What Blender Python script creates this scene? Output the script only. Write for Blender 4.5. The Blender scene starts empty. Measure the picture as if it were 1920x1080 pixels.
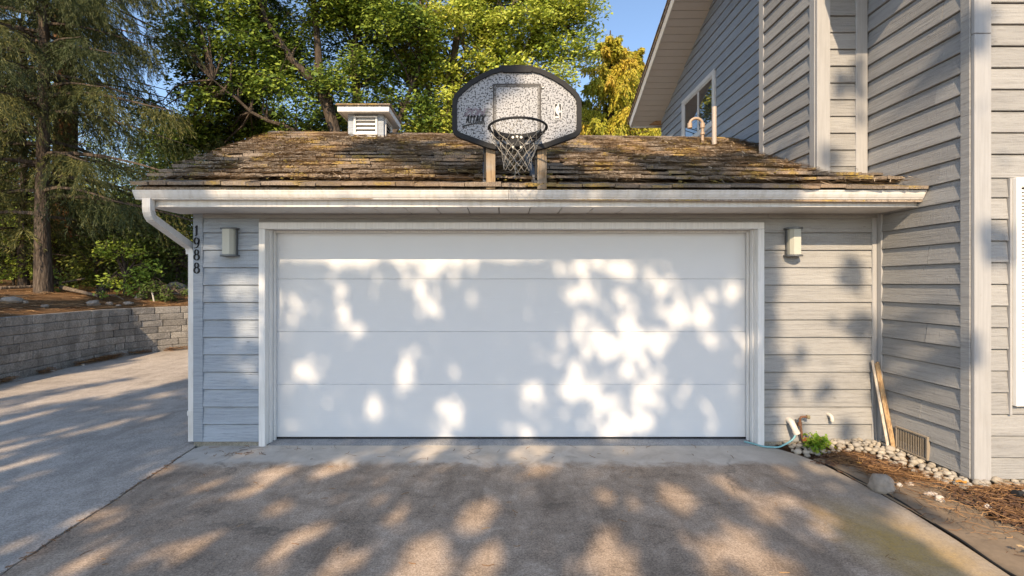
import bpy, math, random
import numpy as np
from mathutils import Vector, Matrix, noise

random.seed(7); RNG = np.random.default_rng(7)
R = math.radians
SC = bpy.context.scene
COL = SC.collection

# ------------------------------------------------------------------ camera, sky, sun, exposure
cam = bpy.data.cameras.new('camera'); co = bpy.data.objects.new('camera', cam); COL.objects.link(co)
co.location = (0, 0, 1.62); co.rotation_euler = (R(90), 0, 0)
cam.sensor_width = 36; cam.lens = 860 / 1920 * 36
cam.shift_x = 15 / 1920; cam.shift_y = -8 / 1920
cam.clip_start = .05; cam.clip_end = 2000
SC.camera = co

SUN = Vector((.23, 1, -.69)).normalized()            # the way the light travels
ELEV = math.asin(-SUN.z)
w = bpy.data.worlds.new('World'); SC.world = w; w.use_nodes = True
wn = w.node_tree; wn.nodes.clear()
sky = wn.nodes.new('ShaderNodeTexSky'); sky.sky_type = 'NISHITA'; sky.sun_disc = False
sky.sun_elevation = ELEV; sky.sun_rotation = math.atan2(-SUN.x, -SUN.y)
sky.air_density = 1.0; sky.dust_density = .6; sky.ozone_density = 1.5
bg = wn.nodes.new('ShaderNodeBackground'); bg.inputs['Strength'].default_value = .15
wo = wn.nodes.new('ShaderNodeOutputWorld')
wn.links.new(sky.outputs[0], bg.inputs[0]); wn.links.new(bg.outputs[0], wo.inputs[0])
sl = bpy.data.lights.new('sun', 'SUN'); so = bpy.data.objects.new('sun', sl); COL.objects.link(so)
sl.energy = 3.9; sl.angle = R(.45); sl.color = (1, .78, .53)
so.rotation_euler = SUN.to_track_quat('-Z', 'Y').to_euler(); so.location = (-5, -20, 20)
SC.view_settings.view_transform = 'Standard'; SC.view_settings.look = 'None'
SC.view_settings.gamma = 1; SC.view_settings.use_curve_mapping = False
SC.view_settings.exposure = .80
SC.render.engine = 'CYCLES'
SC.cycles.max_bounces = 8; SC.cycles.diffuse_bounces = 4; SC.cycles.transparent_max_bounces = 8
SC.cycles.use_denoising = True

# ------------------------------------------------------------------ helpers
W = {}
def put(o, parent=None):
    COL.objects.link(o)
    if parent is not None:
        o.parent = parent
        o.matrix_parent_inverse = Matrix.Translation(-W[parent.name])
    return o

def tag(o, label=None, cat=None, group=None, kind=None):
    if label: o['label'] = label
    if cat: o['category'] = cat
    if group: o['group'] = group
    if kind: o['kind'] = kind
    return o

def thing(name, loc, label, cat, group=None):
    o = bpy.data.objects.new(name, None); o.location = loc; o.empty_display_size = .2
    COL.objects.link(o); W[o.name] = Vector(loc)
    return tag(o, label, cat, group)

def mesh_obj(name, me, m, parent, loc=(0, 0, 0)):
    if m is not None and not len(me.materials): me.materials.append(m)
    o = bpy.data.objects.new(name, me); o.location = loc
    put(o, parent); W[o.name] = Vector(loc)
    return o

def from_arrays(name, verts, faces, m, parent=None, smooth=False, attr=None, origin=True):
    """one mesh object out of numpy arrays; faces is (n,3) or (n,4)"""
    verts = np.asarray(verts, dtype=np.float32); faces = np.asarray(faces, dtype=np.int32)
    loc = np.zeros(3, np.float32)
    if origin:
        lo, hi = verts.min(0), verts.max(0)
        loc = np.array([(lo[0]+hi[0])/2, (lo[1]+hi[1])/2, lo[2]], np.float32)
    me = bpy.data.meshes.new(name)
    n, k = faces.shape
    me.vertices.add(len(verts)); me.vertices.foreach_set('co', (verts - loc).ravel())
    me.loops.add(n*k); me.loops.foreach_set('vertex_index', faces.ravel())
    me.polygons.add(n); me.polygons.foreach_set('loop_start', np.arange(0, n*k, k, dtype=np.int32))
    me.update(calc_edges=True)
    if smooth: me.polygons.foreach_set('use_smooth', np.ones(n, bool))
    if attr is not None:
        a = me.attributes.new('tint', 'FLOAT', 'POINT'); a.data.foreach_set('value', np.asarray(attr, np.float32))
    me.validate()
    return mesh_obj(name, me, m, parent, tuple(float(c) for c in loc))

class MB:
    def __init__(s): s.v = []; s.f = []
    def add(s, vs, fs):
        b = len(s.v); s.v += [tuple(p) for p in vs]; s.f += [tuple(b+i for i in f) for f in fs]; return s
    def box(s, x0, x1, y0, y1, z0, z1):
        return s.add([(x0,y0,z0),(x1,y0,z0),(x1,y1,z0),(x0,y1,z0),(x0,y0,z1),(x1,y0,z1),(x1,y1,z1),(x0,y1,z1)],
              [(0,3,2,1),(4,5,6,7),(0,1,5,4),(1,2,6,5),(2,3,7,6),(3,0,4,7)])
    def bbox(s, x0, x1, y0, y1, z0, z1, b=.004):
        """box with chamfered edges"""
        vs = []; idx = {}
        X, Y, Z = (x0, x1), (y0, y1), (z0, z1)
        for i in (0,1):
            for j in (0,1):
                for k in (0,1):
                    sx, sy, sz = (1,-1)[i], (1,-1)[j], (1,-1)[k]
                    for a, p in enumerate(((X[i], Y[j]+sy*b, Z[k]+sz*b), (X[i]+sx*b, Y[j], Z[k]+sz*b), (X[i]+sx*b, Y[j]+sy*b, Z[k]))):
                        idx[i,j,k,a] = len(vs); vs.append(p)
        I = lambda i,j,k,a: idx[i,j,k,a]
        fs = [(I(0,0,0,0),I(0,0,1,0),I(0,1,1,0),I(0,1,0,0)), (I(1,0,0,0),I(1,1,0,0),I(1,1,1,0),I(1,0,1,0)),
              (I(0,0,0,1),I(1,0,0,1),I(1,0,1,1),I(0,0,1,1)), (I(0,1,0,1),I(0,1,1,1),I(1,1,1,1),I(1,1,0,1)),
              (I(0,0,0,2),I(0,1,0,2),I(1,1,0,2),I(1,0,0,2)), (I(0,0,1,2),I(1,0,1,2),I(1,1,1,2),I(0,1,1,2))]
        for k in (0,1):
            for j in (0,1): fs.append((I(0,j,k,1),I(1,j,k,1),I(1,j,k,2),I(0,j,k,2)))
            for i in (0,1): fs.append((I(i,0,k,0),I(i,1,k,0),I(i,1,k,2),I(i,0,k,2)))
        for i in (0,1):
            for j in (0,1): fs.append((I(i,j,0,0),I(i,j,1,0),I(i,j,1,1),I(i,j,0,1)))
        for i in (0,1):
            for j in (0,1):
                for k in (0,1): fs.append((I(i,j,k,0),I(i,j,k,1),I(i,j,k,2)))
        return s.add(vs, fs)
    def obox(s, c, ax, ay, az, hx, hy, hz):
        c = Vector(c); ax, ay, az = Vector(ax)*hx, Vector(ay)*hy, Vector(az)*hz
        vs = [c+i*ax+j*ay+k*az for k in (-1,1) for (i,j) in ((-1,-1),(1,-1),(1,1),(-1,1))]
        return s.add(vs, [(0,3,2,1),(4,5,6,7),(0,1,5,4),(1,2,6,5),(2,3,7,6),(3,0,4,7)])
    def prism(s, poly, axis, a, b):
        """extrude a 2D outline along axis 'x','y','z' from a to b"""
        def P(p, t): return {'x':(t,p[0],p[1]),'y':(p[0],t,p[1]),'z':(p[0],p[1],t)}[axis]
        n = len(poly); vs = [P(p,a) for p in poly]+[P(p,b) for p in poly]
        fs = [tuple(range(n))[::-1], tuple(range(n,2*n))]+[(i,(i+1)%n,n+(i+1)%n,n+i) for i in range(n)]
        return s.add(vs, fs)
    def tube(s, path, r, n=8, caps=True, sq=None):
        path = [Vector(p) for p in path]; m = len(path)
        rs = r if isinstance(r, (list,tuple)) else [r]*m
        t0 = (path[1]-path[0]).normalized()
        up = Vector((0,0,1)) if abs(t0.z) < .9 else Vector((0,1,0))
        u = t0.cross(up).normalized(); vs = []
        for i, p in enumerate(path):
            t = (path[min(i+1,m-1)]-path[max(i-1,0)]).normalized()
            u = (u-t*u.dot(t)).normalized(); v = t.cross(u)
            for k in range(n):
                a = 2*math.pi*(k+.5)/n
                if sq: 
                    ca, sa = math.cos(a), math.sin(a)
                    vs.append(p+u*sq[0]*(1 if ca>0 else -1)+v*sq[1]*(1 if sa>0 else -1))
                else: vs.append(p+(u*math.cos(a)+v*math.sin(a))*rs[i])
        fs = [(i*n+k,i*n+(k+1)%n,(i+1)*n+(k+1)%n,(i+1)*n+k) for i in range(m-1) for k in range(n)]
        if caps: fs += [tuple(range(n))[::-1], tuple((m-1)*n+k for k in range(n))]
        return s.add(vs, fs)
    def build(s, name, m, parent=None, smooth=False, fix=True):
        vs = np.array(s.v); lo, hi = vs.min(0), vs.max(0)
        loc = ((lo[0]+hi[0])/2, (lo[1]+hi[1])/2, lo[2])
        me = bpy.data.meshes.new(name); me.from_pydata([tuple(p) for p in vs-np.array(loc)], [], s.f)
        if fix:
            import bmesh
            bm = bmesh.new(); bm.from_mesh(me); bmesh.ops.recalc_face_normals(bm, faces=bm.faces); bm.to_mesh(me); bm.free()
        if smooth:
            me.polygons.foreach_set('use_smooth', np.ones(len(me.polygons), bool))
            try: me.set_sharp_from_angle(angle=R(40))
            except Exception: pass
        return mesh_obj(name, me, m, parent, loc)

def ribbon(path, width):
    """flat stroke outline in the x-z plane; width may be a function of direction angle"""
    L, Rr = [], []
    n = len(path)
    for i, p in enumerate(path):
        a, b = path[max(i-1,0)], path[min(i+1,n-1)]
        dx, dz = b[0]-a[0], b[1]-a[1]; l = math.hypot(dx,dz) or 1
        wd = width(math.atan2(dz,dx), i/(n-1)) if callable(width) else width
        L.append((p[0]-dz/l*wd/2, p[1]+dx/l*wd/2)); Rr.append((p[0]+dz/l*wd/2, p[1]-dx/l*wd/2))
    return L, Rr
def add_ribbon(mb, path, width, yf, yb):
    L, Rr = ribbon(path, width); n = len(L)
    vs = [(x,yf,z) for x,z in L]+[(x,yf,z) for x,z in Rr]+[(x,yb,z) for x,z in L]+[(x,yb,z) for x,z in Rr]
    fs = []
    for i in range(n-1):
        fs += [(i,i+1,n+i+1,n+i),(2*n+i,3*n+i,3*n+i+1,2*n+i+1),(i,2*n+i,2*n+i+1,i+1),(n+i,n+i+1,3*n+i+1,3*n+i)]
    fs += [(0,n,3*n,2*n),(n-1,3*n-1,4*n-1,2*n-1)]
    mb.add(vs, fs)
def lerp(a, b, t): return a+(b-a)*t

# ------------------------------------------------------------------ materials
class NT:
    def __init__(s, name):
        s.m = bpy.data.materials.new(name); s.m.use_nodes = True; s.t = s.m.node_tree; s.t.nodes.clear()
        s.out = s.n('OutputMaterial'); s.b = s.n('BsdfPrincipled'); s.l(s.b.outputs[0], s.out.inputs[0])
    def n(s, t, **k):
        x = s.t.nodes.new('ShaderNode'+t)
        for a, v in k.items(): setattr(x, a, v)
        return x
    def l(s, a, b): s.t.links.new(a, b)
    def coord(s, kind='Object', scale=(1,1,1), rnd=0.):
        if kind == 'Position': o = s.n('NewGeometry').outputs['Position']
        else: o = s.n('TexCoord').outputs[kind]
        if rnd:
            oi = s.n('ObjectInfo'); mu = s.n('MATH') if False else s.n('Math', operation='MULTIPLY'); s.l(oi.outputs['Random'], mu.inputs[0]); mu.inputs[1].default_value = rnd
            ad = s.n('VectorMath', operation='ADD'); s.l(o, ad.inputs[0]); s.l(mu.outputs[0], ad.inputs[1]); o = ad.outputs[0]
        mp = s.n('Mapping'); mp.inputs['Scale'].default_value = scale; s.l(o, mp.inputs['Vector']); return mp.outputs[0]
    def noise(s, vec, scale, detail=4, rough=.55, dist=0):
        x = s.n('TexNoise'); x.inputs['Scale'].default_value = scale; x.inputs['Detail'].default_value = detail
        x.inputs['Roughness'].default_value = rough; x.inputs['Distortion'].default_value = dist
        s.l(vec, x.inputs['Vector']); return x.outputs['Fac']
    def voro(s, vec, scale, feature='F1', out='Distance'):
        x = s.n('TexVoronoi', feature=feature); x.inputs['Scale'].default_value = scale; s.l(vec, x.inputs['Vector']); return x.outputs[out]
    def ramp(s, fac, stops):
        x = s.n('ValToRGB'); e = x.color_ramp.elements
        while len(e) < len(stops): e.new(.5)
        for i, (p, c) in enumerate(stops):
            e[i].position = p; e[i].color = (c if isinstance(c, tuple) else (c,c,c))+(1,) if not (isinstance(c, tuple) and len(c)==4) else c
        s.l(fac, x.inputs[0]); return x.outputs[0]
    def mix(s, fac, a, b, mode='MIX'):
        x = s.n('Mix', data_type='RGBA', blend_type=mode)
        for sock, v in ((x.inputs[0], fac), (x.inputs[6], a), (x.inputs[7], b)):
            if hasattr(v, 'default_value') or hasattr(v, 'links'): s.l(v, sock)
            elif isinstance(v, (int, float)): sock.default_value = v if sock == x.inputs[0] else (v,v,v,1)
            else: sock.default_value = tuple(v)+(1,)
        return x.outputs[2]
    def math(s, op, a, b=None, clamp=False):
        x = s.n('Math', operation=op); x.use_clamp = clamp
        for i, v in enumerate((a, b)):
            if v is None: continue
            if isinstance(v, (int, float)): x.inputs[i].default_value = v
            else: s.l(v, x.inputs[i])
        return x.outputs[0]
    def rnd(s): return s.n('ObjectInfo').outputs['Random']
    def bump(s, h, strength=.3, dist=.01):
        x = s.n('Bump'); x.inputs['Strength'].default_value = strength; x.inputs['Distance'].default_value = dist
        s.l(h, x.inputs['Height']); s.l(x.outputs[0], s.b.inputs['Normal'])
    def set(s, color=None, rough=None, metal=None, spec=None):
        for k, v in (('Base Color', color), ('Roughness', rough), ('Metallic', metal), ('Specular IOR Level', spec)):
            if v is None: continue
            if isinstance(v, (int, float)): s.b.inputs[k].default_value = v
            elif isinstance(v, tuple): s.b.inputs[k].default_value = v+(1,)
            else: s.l(v, s.b.inputs[k])
        return s.m

def simple(name, c, rough=.6, metal=0, var=.12, scale=12, bump=.1):
    t = NT(name); v = t.coord('Object', rnd=37.)
    f = t.noise(v, scale, 5, .6)
    col = t.mix(t.math('MULTIPLY', f, 1), tuple(x*(1-var) for x in c), tuple(min(1,x*(1+var)) for x in c))
    t.set(col, rough, metal); t.bump(f, bump, .004); return t.m

def siding(name, base, wear):
    """painted rough-sawn boards, grain along the local x axis"""
    t = NT(name)
    v1 = t.coord('Object', (1.2, 1, 26), 53.); v2 = t.coord('Object', (5, 5, 60), 31.); v3 = t.coord('Object', (1, 1, 1), 11.)
    g = t.noise(v1, 2.2, 6, .62, .4); fine = t.noise(v2, 3, 3, .6); big = t.noise(v3, 1.7, 3, .5)
    saw = t.noise(t.coord('Object', (42, 1, 7), 17.), 2.5, 3, .6)
    c = t.ramp(t.math('ADD', t.math('MULTIPLY', g, .7), t.math('MULTIPLY', fine, .3)), [(.28, tuple(x*.60 for x in base)), (.5, base), (.75, tuple(min(1,x*1.22) for x in base))])
    c = t.mix(t.math('MULTIPLY', t.math('SUBTRACT', big, .3, True), .8), c, tuple(x*.82 for x in base))
    rv = t.math('ADD', t.math('MULTIPLY', t.rnd(), .2), .9)
    mm = t.n('VectorMath', operation='SCALE'); t.l(c, mm.inputs[0]); t.l(rv, mm.inputs['Scale']); c = mm.outputs[0]
    # knots and worn streaks
    kn = t.voro(t.coord('Object', (2.2, 1, 5.5), 71.), 1.15)
    km = t.ramp(kn, [(.02, 1.), (.06, 0.)])
    c = t.mix(t.math('MULTIPLY', km, .5), c, tuple(x*.45 for x in wear))
    wm = t.ramp(t.noise(t.coord('Object', (3, 1, 40), 91.), 3, 5, .7), [(.62, 0.), (.72, 1.)])
    c = t.mix(t.math('MULTIPLY', wm, .35), c, wear)
    t.set(c, .75, 0, .3)
    h = t.math('ADD', t.math('ADD', t.math('MULTIPLY', g, .8), t.math('MULTIPLY', fine, .5)), t.math('MULTIPLY', saw, .45))
    t.bump(h, .8, .009); return t.m

M = {}
M['siding'] = siding('grey_paint_on_boards', (.325,.32,.31), (.24,.22,.20))
M['siding_shaded'] = siding('shade_tinted_paint_on_boards', (.34,.375,.42), (.26,.27,.28))  # same grey paint, tinted blue to carry the sky shade
def trim_paint(name, base):
    t = NT(name); v = t.coord('Object', (1,1,1), 13.); up = t.coord('Object', (30,30,1.5), 9.)
    g = t.noise(up, 2, 5, .6); d = t.noise(v, 3, 4, .6)
    c = t.ramp(g, [(.3, tuple(x*.86 for x in base)), (.6, base)])
    c = t.mix(t.math('MULTIPLY', t.ramp(d, [(.5,0.),(.8,1.)]), .25), c, (base[0]*.7, base[1]*.66, base[2]*.58))
    ch = t.ramp(t.noise(t.coord('Object', (1,1,.35), 29.), 30, 3, .7), [(.70,0.),(.74,1.)])
    c = t.mix(t.math('MULTIPLY', ch, .5), c, (.28,.26,.23))
    t.set(c, .5); t.bump(g, .25, .003); return t.m
M['trim'] = trim_paint('grey_trim_paint', (.39,.385,.38))
M['white'] = trim_paint('white_trim_paint', (.78,.77,.75))
def gutter_mat():
    t = NT('dirty_white_gutter_metal'); g = t.noise(t.coord('Object',(7,7,1.)), 3, 5, .65); b = t.noise(t.coord('Object',(1,1,1)), 2.2, 4, .6)
    c = t.mix(t.ramp(g, [(.45,0.),(.75,1.)]), (.72,.70,.67), (.56,.52,.46)); c = t.mix(t.math('MULTIPLY', t.ramp(b, [(.5,0.),(.75,1.)]), .5), c, (.60,.555,.49))
    t.set(c, .38); t.bump(b, .05, .004); return t.m
M['gutter'] = gutter_mat()
M['soffit'] = simple('white_soffit_paint', (.66,.62,.57), .6, 0, .06, 6, .05)

def door_mat():
    t = NT('white_steel_door'); v = t.coord('Object', (1.2, 1, 45)); g = t.noise(v, 2.0, 5, .6, .6)
    d = t.noise(t.coord('Object', (1,1,1)), .9, 3, .5)
    c = t.mix(d, (.665,.67,.68), (.72,.72,.72))
    sc = t.ramp(t.noise(t.coord('Object', (1.3,1,26)), 2.4, 3, .5), [(.70,0.),(.78,1.)])
    c = t.mix(t.math('MULTIPLY', sc, .4), c, (.86,.86,.86))
    t.set(c, .42); t.bump(g, .4, .003); return t.m
M['door'] = door_mat()

def concrete(name, lo, mid, hi, drive):
    t = NT(name); p = t.coord('Position')
    big = t.noise(p, .7, 5, .6, .5); med = t.noise(p, 4.5, 6, .65, .6); fine = t.noise(p, 38, 4, .75); grain = t.noise(p, 125, 3, .7)
    f = t.math('ADD', t.math('ADD', t.math('MULTIPLY', big, .35), t.math('MULTIPLY', med, .4)), t.math('MULTIPLY', fine, .25))
    c = t.ramp(f, [(.40, lo), (.50, mid), (.61, hi)])
    c = t.mix(t.math('MULTIPLY', t.ramp(grain, [(.36,1.),(.48,0.)]), .6), c, tuple(x*.45 for x in lo))
    c = t.mix(t.math('MULTIPLY', t.ramp(grain, [(.58,0.),(.72,1.)]), .35), c, tuple(min(1,x*1.35) for x in hi))
    pit = t.voro(p, 23); pm = t.math('MULTIPLY', t.ramp(pit, [(.05,1.),(.13,0.)]), t.ramp(t.noise(p, 1.9, 3), [(.52,0.),(.62,1.)]))
    c = t.mix(t.math('MULTIPLY', pm, .7), c, (.055,.05,.045))
    g2 = t.noise(p, 80, 3, .65)
    c = t.mix(t.math('MULTIPLY', t.ramp(g2, [(.36,1.),(.5,0.)]), .42), c, tuple(x*.55 for x in lo))
    c = t.mix(t.math('MULTIPLY', t.ramp(g2, [(.53,0.),(.66,1.)]), .3), c, tuple(min(.8,x*1.2) for x in hi))
    # streaky stains running down the slope
    st = t.noise(t.coord('Position', (2.4, .55, 1)), 1.6, 5, .65, .8)
    c = t.mix(t.math('MULTIPLY', t.ramp(st, [(.5,0.),(.68,1.)]), .45), c, tuple(x*.7 for x in lo))
    if drive:
        sx = t.n('SeparateXYZ'); t.l(t.n('NewGeometry').outputs['Position'], sx.inputs[0])
        x, y = sx.outputs[0], sx.outputs[1]
        # strip under the eave kept clean by the roof
        e = t.math('ADD', y, t.math('MULTIPLY', t.math('SUBTRACT', med, .5), .32))
        em = t.ramp(t.math('MULTIPLY', t.math('SUBTRACT', e, 4.05), 4., True), [(0.,0.),(.55,1.)])
        # the worn pale shoulder along the planted edge
        c = t.mix(t.math('MULTIPLY', em, .85), c, t.ramp(med, [(.3,(.46,.41,.345)),(.7,(.60,.55,.48))]))
        e2 = t.math('ADD', x, t.math('MULTIPLY', t.math('SUBTRACT', med, .5), .3))
        xm = t.ramp(t.math('MULTIPLY', t.math('SUBTRACT', e2, 2.35), 2.2, True), [(0.,0.),(1.,1.)])
        c = t.mix(t.math('MULTIPLY', xm, .7), c, t.ramp(fine, [(.3,(.27,.235,.19)),(.7,(.38,.34,.28))]))
        # algae patch near the lower right edge, its yellow pushed to sunlit gold
        d = t.n('VectorMath', operation='DISTANCE'); t.l(t.coord('Position', (1.5,.9,0)), d.inputs[0]); d.inputs[1].default_value = (2.45*1.5, 2.85*.9, 0)
        am = t.math('MULTIPLY', t.ramp(t.math('ADD', d.outputs['Value'], t.math('MULTIPLY', med, .35)), [(.25,1.),(.8,0.)]), .85)
        c = t.mix(t.math('MULTIPLY', am, t.ramp(fine,[(.3,.45),(.6,1.)])), c, (.50,.325,.085))
    if drive:
        # hairline cracks
        dv = t.n('VectorMath', operation='ADD'); t.l(t.coord('Position',(.55,.8,1)), dv.inputs[0]); ns = t.n('TexNoise'); ns.inputs['Scale'].default_value = 3.5; ns.inputs['Detail'].default_value = 6; t.l(p, ns.inputs['Vector'])
        sc = t.n('VectorMath', operation='SCALE'); sc.inputs['Scale'].default_value = .35; t.l(ns.outputs['Color'], sc.inputs[0]); t.l(sc.outputs[0], dv.inputs[1])
        ck = t.voro(dv.outputs[0], .62, 'DISTANCE_TO_EDGE'); cm = t.math('MULTIPLY', t.ramp(ck, [(.0015,1.),(.006,0.)]), t.ramp(t.noise(p,.8,3), [(.5,0.),(.58,1.)]))
        c = t.mix(t.math('MULTIPLY', cm, .5), c, (.09,.075,.06))
    t.set(c, .85, 0, .25)
    h = t.math('ADD', t.math('MULTIPLY', fine, .5), t.math('ADD', t.math('MULTIPLY', grain, .4), t.math('MULTIPLY', pm, -1.2)))
    t.bump(h, .55, .006); return t.m
M['drive'] = concrete('worn_driveway_concrete', (.225,.168,.12), (.405,.308,.224), (.60,.472,.36), True)
M['side'] = concrete('grey_side_slab_concrete', (.34,.295,.25), (.49,.425,.36), (.60,.535,.465), False)
M['found'] = concrete('foundation_concrete', (.20,.18,.14), (.28,.26,.21), (.36,.33,.28), False)
M['sill'] = concrete('door_sill_concrete', (.27,.27,.27), (.33,.33,.33), (.42,.41,.40), False)

def shake_mat():
    t = NT('weathered_cedar_shake'); v = t.coord('Object', (26, 1.6, 20), 61.)
    g = t.noise(v, 2.2, 6, .65, .5); p = t.coord('Position'); big = t.noise(p, 1.3, 4, .6); mo = t.noise(p, 2.6, 5, .65, .4); mf = t.noise(p, 60, 3, .7)
    c = t.ramp(g, [(.28,(.06,.050,.042)), (.5,(.24,.195,.155)), (.72,(.45,.375,.30))])
    rv = t.math('ADD', t.math('MULTIPLY', t.rnd(), .6), .7)
    mm = t.n('VectorMath', operation='SCALE'); t.l(c, mm.inputs[0]); t.l(rv, mm.inputs['Scale']); c = mm.outputs[0]
    c = t.mix(t.math('MULTIPLY', t.ramp(big, [(.48,0.),(.68,1.)]), .45), c, (.46,.29,.15))  # orange here and golden moss below strengthened so the roof looks sunlit
    ms = t.math('MULTIPLY', t.ramp(mo, [(.53,0.),(.61,1.)]), t.ramp(mf, [(.35,0.),(.55,1.)]))
    c = t.mix(t.math('MULTIPLY', ms, .65), c, (.50,.345,.06))
    t.set(c, .9, 0, .2); t.bump(t.math('ADD', g, t.math('MULTIPLY', ms, .6)), .8, .012); return t.m
M['shake'] = shake_mat()
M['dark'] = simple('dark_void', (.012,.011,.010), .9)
M['black'] = simple('black_plastic', (.010,.010,.011), .75, 0, .25, 20, .1)
M['bracket'] = simple('grey_lamp_metal', (.12,.125,.13), .4, .3, .1, 20, .03)
M['rubber'] = simple('black_rubber_seal', (.01,.01,.012), .6)

def leaf_mat(name, stops, trans=.35):
    t = NT(name); a = t.n('Attribute'); a.attribute_name = 'tint'
    c = t.ramp(a.outputs['Fac'], stops)
    t.set(c, .55, 0, .25)
    tr = t.n('BsdfTranslucent'); t.l(c, tr.inputs[0])
    mx = t.n('MixShader'); mx.inputs[0].default_value = trans
    t.l(t.b.outputs[0], mx.inputs[1]); t.l(tr.outputs[0], mx.inputs[2]); t.l(mx.outputs[0], t.out.inputs[0])
    return t.m
M['leaf'] = leaf_mat('broad_green_leaf', [(0.,(.045,.085,.02)),(.4,(.13,.20,.035)),(.75,(.33,.40,.055)),(1.,(.52,.50,.09))], .25)
M['leaf_yellow'] = leaf_mat('yellow_green_leaf', [(0.,(.11,.19,.03)),(.4,(.31,.41,.06)),(.8,(.52,.54,.09)),(1.,(.62,.52,.12))], .25)
M['leaf_dark'] = leaf_mat('understorey_leaf', [(0.,(.04,.07,.018)),(.5,(.12,.165,.035)),(.85,(.33,.33,.06)),(1.,(.46,.30,.07))], .3)
M['needle'] = leaf_mat('spruce_needle', [(0.,(.03,.045,.017)),(.5,(.085,.10,.032)),(.85,(.22,.20,.055)),(1.,(.36,.22,.07))], .2)
M['cedar'] = leaf_mat('autumn_cedar_spray', [(0.,(.22,.28,.04)),(.35,(.46,.46,.06)),(.7,(.62,.48,.07)),(1.,(.52,.25,.07))], .35)
def bark(name, lo, hi, scale=(9,9,1.6)):
    t = NT(name); v = t.coord('Object', scale); g = t.noise(v, 1.6, 6, .65, .6); r = t.voro(v, 2.2, 'DISTANCE_TO_EDGE')
    c = t.ramp(t.math('ADD', t.math('MULTIPLY', g, .75), t.math('MULTIPLY', r, .4)), [(.3,lo),(.7,hi)])
    t.set(c, .9, 0, .15); t.bump(t.math('ADD', g, r), .9, .03); return t.m
M['bark'] = bark('grey_brown_bark', (.05,.038,.030), (.19,.15,.115))
M['bark_pale'] = bark('pale_bark', (.10,.08,.06), (.28,.22,.17))
M['bark_pine'] = bark('orange_pine_bark', (.07,.035,.018), (.27,.13,.06), (6,6,1.3))

# ------------------------------------------------------------------ ground and paving
YW = 4.60            # face of the garage front wall
def sheet(name, poly, z0, z1, m, wob=0, **k):
    mb = MB(); mb.prism(poly, 'z', z0, z1); return tag(mb.build(name, m), kind='structure')
g = MB(); g.add([(-400,-400,-.09),(400,-400,-.09),(400,700,-.09),(-400,700,-.09)], [(0,1,2,3)])
M['soil'] = simple('dark_brown_soil', (.085,.06,.042), .95, 0, .4, 30, .6)
tag(g.build('ground', M['soil'], fix=False), kind='structure')
def wobble(a, b, n, amp, seed):
    rr = random.Random(seed)
    return [(lerp(a[0],b[0],i/n)+(rr.uniform(-amp,amp) if 0<i<n else 0), lerp(a[1],b[1],i/n)) for i in range(n+1)]
jl = wobble((-2.30,-9.), (-2.785,2.45), 40, .004, 1)+wobble((-2.785,2.45), (-3.045,4.50), 34, .005, 2)
edge = [(2.62,4.59),(2.70,4.48),(2.79,4.33),(2.855,4.15),(2.885,3.8),(2.90,3.55),(2.895,3.28),(2.86,2.9),(2.80,2.5),(2.7,1.6),(2.6,0),(2.6,-9)]
drive = jl+[(-3.0,4.595)]+edge
sheet('driveway', drive, -.085, 0, M['drive'])
jl2 = [(x-.016-.006*math.sin(y*9), y) for x, y in jl]
sheet('side_driveway', [(-9.2,-9)]+jl2+[(-3.09,4.60),(-3.09,10.7),(0,12),(-3,14),(-9.2,14)], -.085, .003, M['side'])
sheet('door_sill', [(-2.37,4.60),(2.52,4.60),(2.52,4.95),(-2.37,4.95)], -.08, .004, M['sill'])

# ------------------------------------------------------------------ garage
garage = thing('garage', (.3,6.5,0), 'low grey clapboard garage with wide white door and mossy shake roof', 'garage')
HOUSE_LABEL = 'tall grey clapboard house rising beside the garage, small gable window'
house = thing('house', (6,7.2,0), HOUSE_LABEL, 'house')
BC = {}
def board(parent, org, axis, length, h, m, name='board', butt=.025, top=.010):
    if axis == '-y': butt, top = .030, .011
    key = (round(length,2), round(h,3), m.name, butt)
    if key not in BC:
        L = key[0]; me = bpy.data.meshes.new('board')
        c = .0035
        pr = [(0,0),(butt-c,0),(butt,c),(top,h-.007),(0,h-.007)]
        vs = [(0,-d,z) for d,z in pr]+[(L,-d,z) for d,z in pr]
        me.from_pydata(vs, [], [(4,3,2,1,0),(5,6,7,8,9)]+[(i,(i+1)%5,5+(i+1)%5,5+i) for i in range(5)])
        me.materials.append(m); BC[key] = me
    o = bpy.data.objects.new(name, BC[key])
    o.location = Vector(org)+Vector((0,random.uniform(-.0015,.0015),0) if axis == 'x' else (random.uniform(-.0015,.0015),0,0))
    if axis == '-y': o.rotation_euler = (0,random.uniform(-.001,.001),-math.pi/2)
    else: o.rotation_euler = (0,random.uniform(-.001,.001),0)
    return put(o, parent)
# core walls behind the boards
wl = MB(); wl.box(-3.098,-2.41,YW+.0012,4.87,-.02,2.31).box(2.56,3.738,YW+.0012,4.87,-.02,2.31).box(-2.41,2.56,YW+.0012,4.87,2.195,2.31).box(-3.098,3.738,4.871,10.4,-.02,2.31)
wl.build('wall', M['siding'], garage)
f = MB(); f.bbox(-3.105,-2.447,YW-.012,YW+.02,-.05,.0425); f.build('foundation', M['found'], garage)
f = MB(); f.bbox(2.60,3.74,YW-.012,YW+.02,-.05,.0425); f.build('foundation', M['found'], garage)
E1 = .174
for k in range(13):
    z = .0425+k*E1
    board(garage, (-3.005,YW,z), 'x', .561, E1, M['siding_shaded'])
    board(garage, (2.594,YW,z), 'x', 1.085 , E1, M['siding'])
for k in range(13): board(garage, (-3.098,9.2,.0425+k*E1), '-y', 9.2-4.70, E1, M['siding_shaded'])
board(garage, (-2.446,YW,2.232), 'x', 5.04, .058, M['siding'])
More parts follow.
